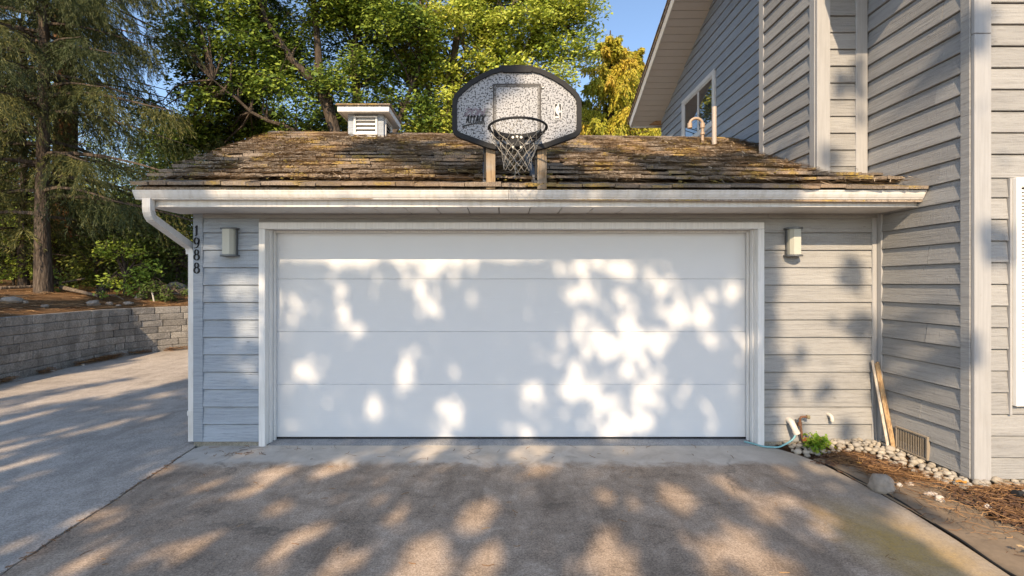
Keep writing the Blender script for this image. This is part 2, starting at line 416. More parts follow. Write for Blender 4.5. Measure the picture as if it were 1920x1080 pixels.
mb = MB(); mb.bbox(-3.10,-3.003,YW-.030,YW+.06,.0425,2.33); mb.build('corner_board', M['siding_shaded'], garage)
mb = MB(); mb.bbox(3.672,3.716,YW-.032,YW,.02,2.33); mb.build('corner_board', M['trim'], garage)
for a, b in ((-3.003,2.628),(2.631,3.75)):
    mb = MB(); mb.bbox(a,b,YW-.034,YW,2.272,2.332); mb.build('frieze_board', M['siding'], garage)
# door casing, jambs, stops
mb = MB(); mb.bbox(-2.444,-2.380,YW-.034,YW+.01,-.004,2.166); mb.build('door_casing', M['white'], garage)
mb = MB(); mb.bbox(2.530,2.594,YW-.034,YW+.01,-.004,2.166); mb.build('door_casing', M['white'], garage)
mb = MB(); mb.bbox(-2.444,2.594,YW-.034,YW+.01,2.1665,2.232); mb.build('door_casing', M['white'], garage)
mb = MB(); mb.box(-2.4,-2.38,YW+.011,4.83,.0045,2.19).box(2.53,2.55,YW+.011,4.83,.0045,2.19).box(-2.3795,2.5295,YW+.011,4.83,2.17,2.19)
mb.build('door_jamb', M['white'], garage)
mb = MB()
for s, x in ((1,-2.379),(-1,2.529)):
    mb.bbox(min(x,x+s*.012),max(x,x+s*.012),4.645,4.70,.006,2.168,.002).bbox(min(x,x+s*.022),max(x,x+s*.022),4.72,4.757,.006,2.168,.003)
mb.bbox(-2.356,2.506,4.72,4.757,2.146,2.168,.003)
mb.build('weather_strip', M['white'], garage)
gd = thing('garage_door', (.075,4.79,0), None, None); gd.parent = garage
gd.location = (0,0,0); gd.parent = garage; gd.matrix_parent_inverse = Matrix.Translation(-W['garage']); W['garage_door'] = Vector((0,0,0))
H4 = .548
for k in range(4):
    z0 = .026+k*H4; mb = MB(); mb.bbox(-2.376,2.526,4.770,4.815,z0+.0009,z0+H4-.0009,.0022); mb.build('door_panel', M['door'], gd)
mb = MB(); mb.bbox(-2.372,2.522,4.778,4.81,.0045,.0265,.004); mb.build('bottom_seal', M['rubber'], gd)

# soffit, fascia, gutter
for i in range(24):
    a = -3.25+i*.2912; mb = MB(); mb.bbox(a+.003,a+.287,4.166,4.598,2.318,2.330,.003); mb.build('soffit_panel', M['soffit'], garage)
mb = MB(); mb.bbox(-3.255,3.742,4.142,4.162,2.312,2.47,.003); mb.bbox(-3.255,3.742,4.134,4.1415,2.312,2.322,.002)
mb.build('fascia', M['gutter'], garage)
gut = [(4.141,2.447),(4.141,2.372),(4.078,2.372),(4.078,2.378),(4.070,2.384),(4.062,2.398),(4.055,2.412),(4.049,2.432),(4.046,2.436),(4.044,2.447),(4.050,2.449),
       (4.0505,2.438),(4.053,2.434),(4.059,2.413),(4.066,2.400),(4.074,2.3875),(4.082,2.3815),(4.082,2.376),(4.137,2.376),(4.137,2.447)]
mb = MB(); mb.prism(gut, 'x', -3.275, .04); mb.prism(gut, 'x', .044, 3.722)
go = mb.build('gutter', M['gutter'], garage)
cap = [(4.141,2.447),(4.141,2.371),(4.077,2.371),(4.077,2.378),(4.069,2.384),(4.054,2.412),(4.043,2.437),(4.043,2.448)]
mb = MB(); mb.prism(cap,'x',-3.278,-3.2755).prism(cap,'x',3.7225,3.725); mb.build('end_cap', M['gutter'], go)
mb = MB(); mb.prism([(y-.0015,z-.0015) for y,z in gut[2:11]]+[(4.1,2.44)],'x',.03,.054); 
# downspout: elbow out of the gutter, slanting run back to the corner, upright pipe
ds = MB()
def sq_path(mb, pts, a, b): mb.tube(pts, 1, 4, True, (a, b))
X0 = -3.172
sq_path(ds, [(X0,4.092,2.38),(X0,4.092,2.30),(X0,4.096,2.262),(X0,4.108,2.232),(X0,4.130,2.205)], .036, .028)
sq_path(ds, [(X0,4.126,2.209),(X0,4.60,2.010)], .038, .030)
sq_path(ds, [(X0,4.594,2.014),(X0,4.632,1.992),(X0,4.648,1.962),(X0,4.652,1.92)], .036, .028)
sq_path(ds, [(X0+.027,4.652,1.93),(X0+.027,4.652,.03)], .038, .030)
sq_path(ds, [(X0+.026,4.653,.34),(X0+.026,4.653,.29)], .044, .036)
dso = ds.build('downspout', M['gutter'], garage)
mb = MB()
for i in range(9):
    t = i/8; mb.obox((X0+.0365,4.098+.03*t,2.275-.06*t), (1,0,0), (0,math.cos(t*.9),-math.sin(t*.9)), (0,math.sin(t*.9),math.cos(t*.9)), .0025, .024, .0016)
for s in (-1, 1): mb.obox((X0+s*.017,4.363,2.1095+.031), (1,0,0), Vector((0,.474,-.199)).normalized(), Vector((0,.199,.474)).normalized(), .004, .225, .0025)
mb.build('corrugation', M['gutter'], dso)

# roof: slightly skewed pitch, ridge climbs to the right
EA, EB = Vector((-3.275,4.075,2.492)), Vector((3.745,4.085,2.458))
RA, RB = Vector((-3.275,6.48,3.700)), Vector((3.745,7.52,3.945))
def roof_pt(u, f): return EA.lerp(EB,u).lerp(RA.lerp(RB,u), f)
rf = MB(); NX = 12
top = [roof_pt(i/NX,j) for j in (0,1) for i in range(NX+1)]
BA, BB = Vector((-3.275,9.6,2.45)), Vector((3.745,11.2,2.45))
bk = [BA.lerp(BB,i/NX) for i in range(NX+1)]
n1 = NX+1
vs = [p-Vector((0,0,.012)) for p in top]+bk+[p-Vector((0,0,.11)) for p in top]+[p-Vector((0,0,.09)) for p in bk]
fs = []
for i in range(NX):
    fs += [(i,i+1,n1+i+1,n1+i),(n1+i,n1+i+1,2*n1+i+1,2*n1+i),(3*n1+i,4*n1+i,4*n1+i+1,3*n1+i+1),(4*n1+i,5*n1+i,5*n1+i+1,4*n1+i+1),(i,3*n1+i,3*n1+i+1,i+1),(2*n1+i,2*n1+i+1,5*n1+i+1,5*n1+i)]
for i in (0,NX): fs += [(i,n1+i,4*n1+i,3*n1+i),(n1+i,2*n1+i,5*n1+i,4*n1+i)]
rf.add(vs, fs); roof = rf.build('roof', M['shake'], garage)
# gable wall closing the left end under the roof
mb = MB(); mb.add([(-3.10,4.63,2.33),(-3.10,9.2,2.33),(-3.10,6.5,3.56),(-3.0,4.63,2.33),(-3.0,9.2,2.33),(-3.0,6.5,3.56)],[(0,1,2),(5,4,3),(0,2,5,3),(1,4,5,2),(0,3,4,1)])
mb.build('gable', M['siding_shaded'], garage)

def shake_mesh(seed):
    rr = random.Random(seed); n = 4; me = bpy.data.meshes.new('shingle'); vs = []; fs = []
    thick = rr.uniform(.024,.031)
    for i in range(n+1):
        x = -.5+i/n; jag = rr.uniform(-.010,.006); th = thick*rr.uniform(.75,1.15)
        vs += [(x,jag,0),(x,jag+.004,th),(x,.14,th*.6+rr.uniform(-.002,.002)),(x,.27,.004),(x,.27,0)]
    for i in range(n):
        a, b = i*5, i*5+5
        for k in range(4): fs.append((a+k,b+k,b+k+1,a+k+1))
    fs += [(0,1,2,3,4),(n*5+4,n*5+3,n*5+2,n*5+1,n*5)]
    me.from_pydata(vs, [], fs); me.materials.append(M['shake']); return me
SHK = [shake_mesh(i) for i in range(9)]
NROW = 15; placed = 0; far_v, far_f = [], []
def in_chase(p): return p.x > 3.27 and 4.86 < p.y < 5.62
for r in range(NROW+1):
    f0 = r/NROW-.004 if r else -.016
    u = -.001; first = True
    while u < .998:
        wd = random.uniform(.12,.34); du = wd/7.02
        if u+du > .999: du = .999-u; wd = du*7.02
        if wd < .03: break
        ff = f0+random.uniform(-.0014,.0014)+.007*noise.noise((u*11,r*1.7,3))
        p = roof_pt(u+du/2, ff)
        if not in_chase(p):
            ax = (roof_pt(u+du,ff)-roof_pt(u,ff)).normalized(); ay = (roof_pt(u+du/2,ff+.1)-p).normalized()
            az = ax.cross(ay).normalized(); ay = az.cross(ax)
            tilt = (-.19 if r else -.09)+random.uniform(-.012,.012); rot = Matrix.Rotation(tilt,4,'X') @ Matrix.Rotation(random.uniform(-.02,.02),4,'Z') @ Matrix.Rotation(random.uniform(-.012,.012),4,'Y')
            B = Matrix((ax,ay,az)).transposed().to_4x4(); B.translation = p+az*((.044 if r else .020)+random.uniform(-.004,.005)+.010*noise.noise((u*17,r*2.3,7))*(1 if r else .4))
            Sx = Matrix.Diagonal((wd-random.uniform(.002,.008),1 if r < NROW-1 else .5,random.uniform(.9,1.25),1))
            X = B @ rot @ Sx; me = SHK[random.randrange(9)]
            if placed < 296 and r < 8:
                o = bpy.data.objects.new('shingle', me); o.matrix_basis = X; COL.objects.link(o); o.parent = roof
                o.matrix_parent_inverse = Matrix.Translation(-W['roof']); placed += 1
            else:
                b = len(far_v); far_v += [X @ v.co for v in me.vertices]; far_f += [tuple(b+i for i in q.vertices) for q in me.polygons]
        u += du
me = bpy.data.meshes.new('shingle'); me.from_pydata(far_v, [], far_f)
o = mesh_obj('shingle', me, M['shake'], roof); tag(o, kind='stuff')
# ridge caps
for i in range(26):
    a, b = roof_pt(i/26,1), roof_pt((i+1)/26,1); d = (b-a).normalized(); c = (a+b)/2+Vector((0,0,.066+random.uniform(0,.006)))
    mb = MB(); nf = (roof_pt(i/26,1)-roof_pt(i/26,.9)).normalized(); nb = Vector((0,nf.y,-nf.z))
    for v, s in ((nf,-1),(nb,1)):
        mb.obox(c+v*s*.06, d, v, d.cross(v).normalized(), (b-a).length/2+.012, .062, .008)
    mb.build('ridge_cap', M['shake'], roof)

# ------------------------------------------------------------------ house on the right
XS, YF, E2 = 3.75, 3.66, .172
ZB = .069
def rake_z(y): return 5.40+.45*(11.02-y)
# solid body behind the boards
mb = MB(); mb.prism([(YF+.001,-.05),(10.9,-.05),(10.9,5.5),(7.3,7.05),(YF+.001,5.45)], 'x', XS+.001, 9.5); mb.build('wall', M['siding'], house)
f = MB(); f.bbox(XS-.012,XS+.02,YF-.01,4.6,-.06,ZB); f.build('foundation', M['found'], house)
f = MB(); f.bbox(XS+.021,9.5,YF-.012,YF+.02,-.06,ZB-.002); f.build('foundation', M['found'], house)
k = 0
while ZB+k*E2 < 6.9:
    z = ZB+k*E2; ye = 11.02-(z-5.40)/.45 if z > 5.40 else 10.88
    # near piece of the side wall: from the front corner to the garage / chase
    if z < 5.35:
        yb = 4.585 if z < 2.33 else 4.75
        
        if k % 4 == 2:
            cut = random.uniform(3.85,4.4); board(house, (XS,yb,z), '-y', yb-cut-.003, E2, M['siding']); board(house, (XS,cut,z), '-y', cut-3.735, E2, M['siding'])
        else: board(house, (XS,yb,z), '-y', yb-3.735, E2, M['siding'])
        if z > 1.9 or True:
            if z > 2.40: board(house, (XS+.11,YF,z), 'x', 5.2, E2, M['siding'])
            else:
                board(house, (XS+.11,YF,z), 'x', .141 if z > .60 else 5.2, E2, M['siding'])
                if z > .60: board(house, (4.545,YF,z), 'x', 4.5, E2, M['siding'])
    # far piece behind the chase, above the garage roof
    if z > 2.9 and ye > 5.8:
        cuts = [5.6]
        if k % 3 == 1: cuts.append(random.uniform(6.8,8.0))
        ym = min(ye,10.88); holes = (8.06,9.64) if 4.45 < z+.02 and z < 5.36 else None
        segs = []; cuts.append(ym)
        for a, b in zip(cuts, cuts[1:]):
            if holes and a < holes[0] < b: segs.append((a,holes[0])); a = holes[1]
            if holes and a > b: continue
            if holes and a >= holes[0] and a < holes[1]: a = holes[1]
            if b-a > .03: segs.append((a,b))
        for a, b in segs: board(house, (XS,b-.0015,z), '-y', b-a-.003, E2, M['siding_shaded'])
    k += 1
# front wall: wide flat board over the window, boards end at the window casing
mb = MB(); mb.bbox(XS+.11,9.4,YF-.024,YF,2.46,2.615,.004); mb.build('head_board', M['siding'], house)
# corner boards
mb = MB(); mb.bbox(XS-.030,XS,YF+.003,YF+.082,ZB-.01,5.4); mb.build('corner_board', M['siding'], house)
mb = MB(); mb.bbox(XS-.024,XS+.11,YF-.030,YF+.002,ZB-.012,3.60).bbox(XS-.024,XS+.11,YF-.030,YF+.002,3.6035,5.4); mb.build('corner_board', M['trim'], house)
mb = MB(); mb.bbox(3.719,XS,4.52,4.60,.02,2.32); mb.build('corner_board', M['trim'], house)
# window with louvred shutter at the right edge of the photograph
wd = MB(); wd.bbox(4.003,4.021,YF-.035,YF,.58,2.455,.003); wd.build('window_casing', M['trim'], house)
wd = MB(); wd.bbox(4.523,4.543,YF-.035,YF,.58,2.455,.003); wd.build('window_casing', M['trim'], house)
sh = MB(); sh.bbox(4.024,4.064,YF-.062,YF-.002,.655,2.455,.004).bbox(4.47,4.52,YF-.062,YF-.002,.655,2.455,.004)
sh.bbox(4.065,4.469,YF-.060,YF-.004,.655,.90,.004).bbox(4.065,4.469,YF-.060,YF-.004,2.38,2.455,.004)
M['shutter'] = simple('white_shutter_paint', (.82,.80,.76), .5, 0, .05, 6, .03)
sho = sh.build('shutter', M['shutter'], house)
lv = MB()
for i in range(54): lv.obox((4.267,YF-.034,.915+i*.0272), (1,0,0), (0,math.cos(.75),math.sin(.75)), (0,-math.sin(.75),math.cos(.75)), .201, .019, .003)
tag(lv.build('louvre', M['shutter'], sho), kind='stuff')
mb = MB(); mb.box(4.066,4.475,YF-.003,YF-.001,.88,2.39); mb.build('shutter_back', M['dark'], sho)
# chimney chase
CX, CY, CB = 3.225, 4.72, 5.73
def roof_z(x, y):
    u = (x+3.275)/7.02; e = EA.lerp(EB,u); r = RA.lerp(RB,u); return e.z+(y-e.y)/(r.y-e.y)*(r.z-e.z)
cz = roof_z(3.5,CY)+.03
mb = MB(); mb.box(CX+.001,XS,CY+.001,CB,2.4,6.6); mb.build('chase', M['siding'], house)
z = cz-.06; k = 0
zk = ZB+math.ceil((cz-.02-ZB)/E2)*E2
mb = MB(); mb.bbox(3.342,3.603,CY-.016,CY,cz,zk-.002,.003); mb.build('board', M['siding'], house)
while zk < 6.4:
    board(house, (3.336,CY,zk), 'x', .27, E2, M['siding']); zk += E2
zk = ZB+math.floor((cz-ZB)/E2)*E2
while zk < 6.4:
    # the lowest boards run into the roof slope
    board(house, (CX,5.66,zk), '-y', 5.66-4.80, E2, M['siding']); zk += E2
mb = MB(); mb.bbox(CX-.022,3.340,CY-.028,CY+.001,cz-.02,6.5); mb.build('corner_board', M['trim'], house)
mb = MB(); mb.bbox(CX-.028,CX,CY+.003,CY+.085,cz-.03,6.5); mb.build('corner_board', M['trim'], house)
mb = MB(); mb.bbox(3.604,3.722,CY-.028,CY+.001,cz-.02,6.5); mb.build('corner_board', M['trim'], house)
mb = MB(); mb.bbox(CX-.026,CX,5.66,5.76,3.14,6.5); mb.bbox(CX-.012,CX+.01,5.762,5.775,3.14,6.5,.002); mb.build('corner_board', M['trim'], house)
M['flash'] = simple('bare_metal_flashing', (.36,.33,.28), .45, .5, .2, 8, .05)
mb = MB(); mb.obox((3.47,CY-.045,cz-.028), (1,0,0), (0,.91,.41), (0,-.41,.91), .265, .05, .002).obox((CX-.02,5.70,roof_z(CX,5.7)+.035),(1,0,0),(0,.91,.41),(0,-.41,.91),.05,.05,.002)
mb.build('flashing', M['flash'], house)
# rake: roof slab, fascia, soffit panels
D = Vector((0,-1,.45)).normalized(); NU = Vector((0,.45,1)).normalized()
P0 = Vector((0,11.02,5.40))
LR = 5.0
hr = MB()
a = P0+Vector((3.03,0,0)); 
hr.obox(Vector((3.03+3.3,0,0))+P0+D*(LR/2-.06)+NU*.185, (1,0,0), D, NU, 3.32, LR/2+.06, .025)
hro = hr.build('roof', M['shake'], house)
for i in range(30):
    t = i*.165; mb = MB(); mb.obox(P0+Vector((3.06,0,0))+D*(t+.06)+NU*(.222+random.uniform(0,.008)), (1,0,0), D, NU, .07, .088+random.uniform(0,.015), .009)
    mb.build('shingle', M['shake'], hro)
mb = MB(); mb.obox(P0+Vector((3.045,0,0))+D*(LR/2-.02)+NU*.075, (1,0,0), D, NU, .012, LR/2, .088); mb.build('fascia', M['gutter'], house)
for i in range(31):
    mb = MB(); c = P0+Vector(((3.06+XS)/2,0,0))+D*(.08+i*.162)+NU*.012; mb.obox(c, (1,0,0), D, NU, (XS-3.06)/2+.01, .0765, .006); mb.build('soffit_panel', M['soffit'], house)
mb = MB(); mb.bbox(3.05,9.5,11.03,11.05,5.37,5.56); mb.build('eave_fascia', M['gutter'], house)
M['rawwood'] = simple('bare_wood', (.34,.19,.09), .8, 0, .2, 15, .1)
mb = MB(); mb.add([(3.44,10.86,5.39),(3.74,10.86,5.39),(3.74,10.86,5.56),(3.44,10.9,5.39),(3.74,10.9,5.39),(3.74,10.9,5.56)],[(0,1,2),(5,4,3),(0,2,5,3),(0,3,4,1),(1,4,5,2)]); mb.build('eave_return', M['rawwood'], house)
# front eave of the house (above the picture, shades the chase)
mb = MB(); mb.prism([(2.92,5.20),(2.92,5.36),(7.3,7.30),(7.3,7.06),(3.6,5.42),(3.6,5.24)], 'x', 3.03, 9.5); mb.build('roof', M['shake'], house)
# gable window
win = MB()
wy0, wy1, wz0, wz1 = 8.20, 9.52, 4.52, 5.34
for (a,b,c,d) in ((wy0-.09,wy0,wz0-.08,wz1+.09),(wy1,wy1+.09,wz0-.08,wz1+.09)): win.bbox(XS-.035,XS,a,b,c,d)
win.bbox(XS-.034,XS,wy0,wy1,wz1,wz1+.09).bbox(XS-.034,XS,wy0,wy1,wz0-.08,wz0)
wino = win.build('window', M['white'], house)
mb = MB(); mb.bbox(XS-.024,XS,wy0,wy0+.035,wz0,wz1,.003).bbox(XS-.024,XS,wy1-.035,wy1,wz0,wz1,.003).bbox(XS-.024,XS,8.80,8.85,wz0+.036,wz1-.036,.003).bbox(XS-.024,XS,wy0+.036,wy1-.036,wz0,wz0+.035,.003).bbox(XS-.024,XS,wy0+.036,wy1-.036,wz1-.035,wz1,.003)
mb.build('sash', M['gutter'], wino)
tg = NT('window_glass'); tg.set((.03,.035,.04), .02, 0, 1.); tg.b.inputs['IOR'].default_value = 2.2; M['glass'] = tg.m
for a, b in ((wy0+.036,8.80),(8.851,wy1-.036)):
    mb = MB(); mb.box(XS-.010,XS-.004,a,b,wz0+.036,wz1-.036); mb.build('pane', M['glass'], wino)
M['curtain'] = simple('pale_curtain', (.4,.38,.34), .9)
# low wall vent
vy0, vy1 = 4.015, 4.345
vt = MB()
for (a,b,c,d) in ((vy0,vy1,.068,.082),(vy0,vy1,.262,.276),(vy0,vy0+.016,.082,.262),(vy1-.016,vy1,.082,.262)): vt.bbox(XS-.045,XS-.018,a,b,c,d,.002)
M['vent'] = simple('aged_vent_metal', (.30,.25,.19), .6, .1, .3, 20, .1)
vto = vt.build('foundation_vent', M['vent'], house)
mb = MB(); mb.box(XS-.022,XS-.019,vy0+.01,vy1-.01,.075,.27); mb.build('vent_back', simple('vent_shadow_mesh',(.05,.042,.034),.9), vto)
for i in range(17):
    y = vy0+.027+i*.0172; mb = MB(); mb.obox((XS-.033,y,.172), (.8,.6,0), (-.6,.8,0), (0,0,1), .008, .0022, .089); mb.build('slat', M['vent'], vto)

# ------------------------------------------------------------------ house number
hn = thing('house_number', (0,0,0), None, None); hn.parent = garage; hn.matrix_parent_inverse = Matrix.Translation(-W['garage'])
def arc(cx, cz, rx, rz, a0, a1, n=18): return [(cx+rx*math.cos(R(lerp(a0,a1,i/n))), cz+rz*math.sin(R(lerp(a0,a1,i/n)))) for i in range(n+1)]
def nib(thick, thin): return lambda a, t: thin+(thick-thin)*abs(math.sin(a+.15))
DG = {'1': [([(.28,.80),(.42,.88),(.52,1.0)], lambda a,t:.10), ([(.52,1.0),(.50,.7),(.49,.35),(.50,.12),(.40,.02),(.26,0)], lambda a,t:.20-.14*max(0,t-.6)/.4)],
      '9': [(arc(.5,.68,.31,.30,0,360,26), nib(.22,.07)), (arc(.35,.62,.46,.60,5,-68,12)+[(.40,.02),(.18,.0)], lambda a,t:.20-.15*t)],
      '8': [(arc(.5,.76,.25,.23,0,360,24), nib(.19,.08)), (arc(.5,.28,.33,.27,0,360,26), nib(.22,.08))]}
yd = YW-.030
for ch, zc in zip('1988', (2.148,2.027,1.907,1.776)):
    mb = MB(); hh, ww = .104, .072
    for path, wf in DG[ch]:
        add_ribbon(mb, [(-3.0605+(p[0]-.5)*ww, zc-.052+p[1]*hh) for p in path], lambda a,t,wf=wf: wf(a,t)*hh*.68, yd-.008, yd+.0005)
    mb.build('digit', M['black'], hn)

# ------------------------------------------------------------------ wall lamps
def wall_lamp(x, label):
    zc = 2.032; y = YW-.021; t = thing('wall_lamp', (x,y,zc-.13), label, 'wall lamp', 'lamps either side of the garage door')
    mb = MB(); mb.bbox(x-.062,x+.062,y-.034,y,zc-.125,zc+.125,.003); mb.build('back_box', M['bracket'], t)
    for s, nm in ((1,'top_plate'),(-1,'bottom_plate')):
        pts = [(x-.078,y)]+[(x-.078+.156*i/10, y-.070-.052*math.sin(math.pi*i/10)) for i in range(11)]+[(x+.078,y)]
        mb = MB(); zz = zc+s*.1335; mb.prism(pts,'z',zz-.008,zz+.008); mb.build(nm, M['bracket'], t)
    pts = [(x-.056,y-.035),(x-.056,y-.070),(x-.034,y-.104),(x+.034,y-.104),(x+.056,y-.070),(x+.056,y-.035)]
    mb = MB(); mb.prism(pts,'z',zc-.1245,zc+.1245); mb.build('lamp_shade', M['shade'], t)
ts = NT('frosted_lamp_glass'); ts.set((.47,.465,.40), .35, 0, .4); M['shade'] = ts.m
wall_lamp(-2.715, 'grey lamp with frosted shade on the boards beside the house number')
wall_lamp(2.865, 'grey lamp with frosted shade on the boards between door and tall house')

# ------------------------------------------------------------------ cupola
cx, cy, zc0 = -1.935, 6.66, 3.62
cup = thing('roof_cupola', (cx,cy,zc0), 'small grey cupola with white louvres straddling the garage ridge', 'cupola')
hw, hd = .25, .235
mb = MB(); mb.bbox(cx-hw-.008,cx+hw+.008,cy-hd-.012,cy+hd+.012,zc0-.1,zc0+.072); mb.build('base_board', M['white'], cup)
mb = MB(); mb.box(cx-hw+.03,cx+hw-.03,cy-hd+.04,cy+hd-.04,zc0+.06,4.0); mb.build('core', M['dark'], cup)
for sx in (-1,1):
    for sy in (-1,1):
        x0, y0 = cx+sx*(hw-.085), cy+sy*(hd-.05); mb = MB(); mb.bbox(min(x0,cx+sx*hw),max(x0,cx+sx*hw),min(y0,cy+sy*hd),max(y0,cy+sy*hd),zc0+.073,4.02); mb.build('corner_post', M['siding_shaded'], cup)
def louver(side):
    z0, z1 = zc0+.085, 3.965
    if side == 'f': ax, nrm, c, hx = Vector((1,0,0)), Vector((0,-1,0)), Vector((cx,cy-hd,0)), hw-.086
    else: ax, nrm, c, hx = Vector((0,1,0)), Vector((1,0,0)), Vector((cx+hw,cy,0)), hd-.052
    mb = MB()
    for s in (-1,1): mb.obox(c+ax*s*(hx-.012)+nrm*.004+Vector((0,0,(z0+z1)/2)), ax, nrm, (0,0,1), .012, .016, (z1-z0)/2)
    for zz in (z0+.008,z1-.008): mb.obox(c+nrm*.004+Vector((0,0,zz)), ax, nrm, (0,0,1), hx-.0245, .016, .008)
    fr = mb.build('louvre_frame', M['white'], cup)
    n = 4; st = (z1-z0-.03)/n
    for i in range(n):
        mb = MB(); d = (nrm*.62-Vector((0,0,.78))).normalized()
        mb.obox(c-nrm*.012+Vector((0,0,z0+.018+st*(i+.42))), ax, d, ax.cross(d), hx-.026, .028, .004); mb.build('slat', M['white'], fr)
louver('f'); louver('r')
ow, od = .355, .36
mb = MB(); mb.bbox(cx-ow,cx+ow,cy-od,cy-od+.02,3.985,4.066).bbox(cx-ow,cx+ow,cy+od-.02,cy+od,3.985,4.066).bbox(cx-ow,cx-ow+.02,cy-od+.021,cy+od-.021,3.985,4.066).bbox(cx+ow-.02,cx+ow,cy-od+.021,cy+od-.021,3.985,4.066)
mb.build('eave_board', M['white'], cup)
mb = MB(); mb.box(cx-ow+.021,cx+ow-.021,cy-od+.021,cy+od-.021,4.0,4.012); mb.build('eave_soffit', M['white'], cup)
mb = MB(); zt = 4.068; a = .37; mb.add([(cx-a,cy-a,zt),(cx+a,cy-a,zt),(cx+a,cy+a,zt),(cx-a,cy+a,zt),(cx-a,cy-a,zt+.025),(cx+a,cy-a,zt+.025),(cx+a,cy+a,zt+.025),(cx-a,cy+a,zt+.025),(cx,cy,zt+.16)],
    [(0,3,2,1),(0,1,5,4),(1,2,6,5),(2,3,7,6),(3,0,4,7),(4,5,8),(5,6,8),(6,7,8),(7,4,8)]); cro = mb.build('roof', M['shake'], cup)
for r in range(3):
    for i in range(5):
        t = (i+.5)/5-.5; s = 1-r*.3; zz = zt+.03+r*.045
        mb = MB(); mb.obox((cx+t*2*a*s*1.02,cy-a*s+.05,zz), (1,random.uniform(-.04,.04),0), (0,.93,.36), (0,-.36,.93), a*s/5-.002, .075, .006); mb.build('shingle', M['shake'], cro)

# ------------------------------------------------------------------ roof vent pipes
M['pipe'] = simple('pale_pvc_pipe', (.40,.30,.22), .5, 0, .12, 10, .03)
M['pipe2'] = simple('grey_pvc_pipe', (.42,.37,.33), .5, 0, .1, 10, .03)
zb = roof_z(2.965,6.85)
t = thing('vent_pipe', (2.965,6.85,zb), 'gooseneck vent pipe with turned down end on garage roof below the gable window', 'pipe', 'vent pipes on the garage roof')
mb = MB(); pth = [(2.965,6.85,zb-.02),(2.965,6.85,zb+.31)]+[(2.87+.095*math.cos(R(a)),6.85,zb+.33+.085*math.sin(R(a))) for a in range(0,181,15)]+[(2.775,6.85,zb+.285)]
mb.tube(pth, .021, 12); mb.build('pipe', M['pipe'], t, smooth=True)
mb = MB(); mb.tube([(2.965,6.85,zb+.17),(2.965,6.85,zb+.20)], .034, 12).tube([(2.775,6.85,zb+.27),(2.775,6.85,zb+.34)], .035, 12).tube([(2.965,6.85,zb+.27),(2.965,6.85,zb+.34)], .035, 12); mb.build('pipe_collar', M['pipe'], t, smooth=True)
zb = roof_z(3.02,6.6)
mb = MB(); mb.tube([(3.025,6.6,zb-.02),(3.025,6.6,zb+.60)], .033, 14); tag(mb.build('vent_pipe', M['pipe2'], smooth=True), 'straight upright vent pipe on garage roof beside the gooseneck pipe', 'pipe', 'vent pipes on the garage roof')

# ------------------------------------------------------------------ basketball hoop
bx, by = .112, 4.0; S = 4.0/860
hoop = thing('basketball_hoop', (bx,4.06,2.47), 'speckled basketball backboard with black rim above the garage gutter', 'basketball hoop')
def bp(px, py): return ((px-945)*S, 1.62+(532-py)*S)
top_arc = [(848,198),(849,187),(853,178),(862,168),(880,153),(900,141),(922,131),(945,125),(969,122.5)]
outl = top_arc+[(2*969-x,y) for x,y in top_arc[::-1][1:]]
outl += [(1090,240),(1088,250),(1080,257),(1024,277.5),(1010,280.5)]; outl += [(2*969-x,y) for x,y in [(1010,280.5),(1024,277.5),(1080,257),(1088,250),(1090,240)]]
def inset(poly, d):
    n = len(poly); out = []
    for i in range(n):
        p0, p1, p2 = Vector(poly[i-1]).to_2d(), Vector(poly[i]).to_2d(), Vector(poly[(i+1)%n]).to_2d()
        e1, e2 = (p1-p0).normalized(), (p2-p1).normalized(); nn = Vector((-e1.y,e1.x))+Vector((-e2.y,e2.x)); nn.normalize()
        k = d/max(.5,nn.dot(Vector((-e1.y,e1.x)))); out.append((p1.x+nn.x*k, p1.y+nn.y*k))
    return out
OW = [bp(*p) for p in outl]
def area(p): return sum(p[i][0]*p[(i+1)%len(p)][1]-p[(i+1)%len(p)][0]*p[i][1] for i in range(len(p)))
if area(OW) < 0: OW = OW[::-1]
IN = inset(OW, .042)
tb = NT('speckled_backboard'); v = tb.coord('Position')
sp = tb.noise(v, 66, 1.2, .5); sp2 = tb.noise(v, 100, 1, .5)
base = tb.mix(tb.noise(v,2.5,3,.5), (.33,.345,.375), (.39,.39,.395))
cc = tb.mix(tb.ramp(sp, [(.41,1.),(.45,0.)]), base, (.03,.03,.035)); cc = tb.mix(tb.ramp(sp2, [(.585,0.),(.625,1.)]), cc, (.11,.11,.12))
tb.set(cc, .45, 0, .4); M['bb'] = tb.m
mb = MB(); mb.prism(inset(OW,.012), 'y', by, by+.028); bbo = mb.build('backboard', M['bb'], hoop)
def frame(poly_o, poly_i, y0, y1, name, m, parent):
    n = len(poly_o); vs = [(x,y,z) for y in (y0,y1) for pl in (poly_o,poly_i) for (x,z) in pl]; fs = []
    for i in range(n):
        j = (i+1)%n; fs += [(i,j,n+j,n+i),(2*n+i,3*n+i,3*n+j,2*n+j),(i,2*n+i,2*n+j,j),(n+i,n+j,3*n+j,3*n+i)]
    mb = MB(); mb.add(vs, fs); return mb.build(name, m, parent)
frame(OW, IN, by-.016, by+.034, 'board_edge', M['black'], bbo)
mb = MB(); mb.prism([bp(*p) for p in [(938,124),(1000,124),(999,133),(995,137),(944,137),(940,133)]], 'y', by-.019, by-.002); mb.build('top_plate', M['black'], bbo)
def rrect(x0,z0,x1,z1,r):
    o = []
    for (cx_,cz_,a0) in ((x1-r,z1-r,0),(x0+r,z1-r,90),(x0+r,z0+r,180),(x1-r,z0+r,270)): o += [(cx_+r*math.cos(R(a0+a)), cz_+r*math.sin(R(a0+a))) for a in (0,30,60,90)]
    return o
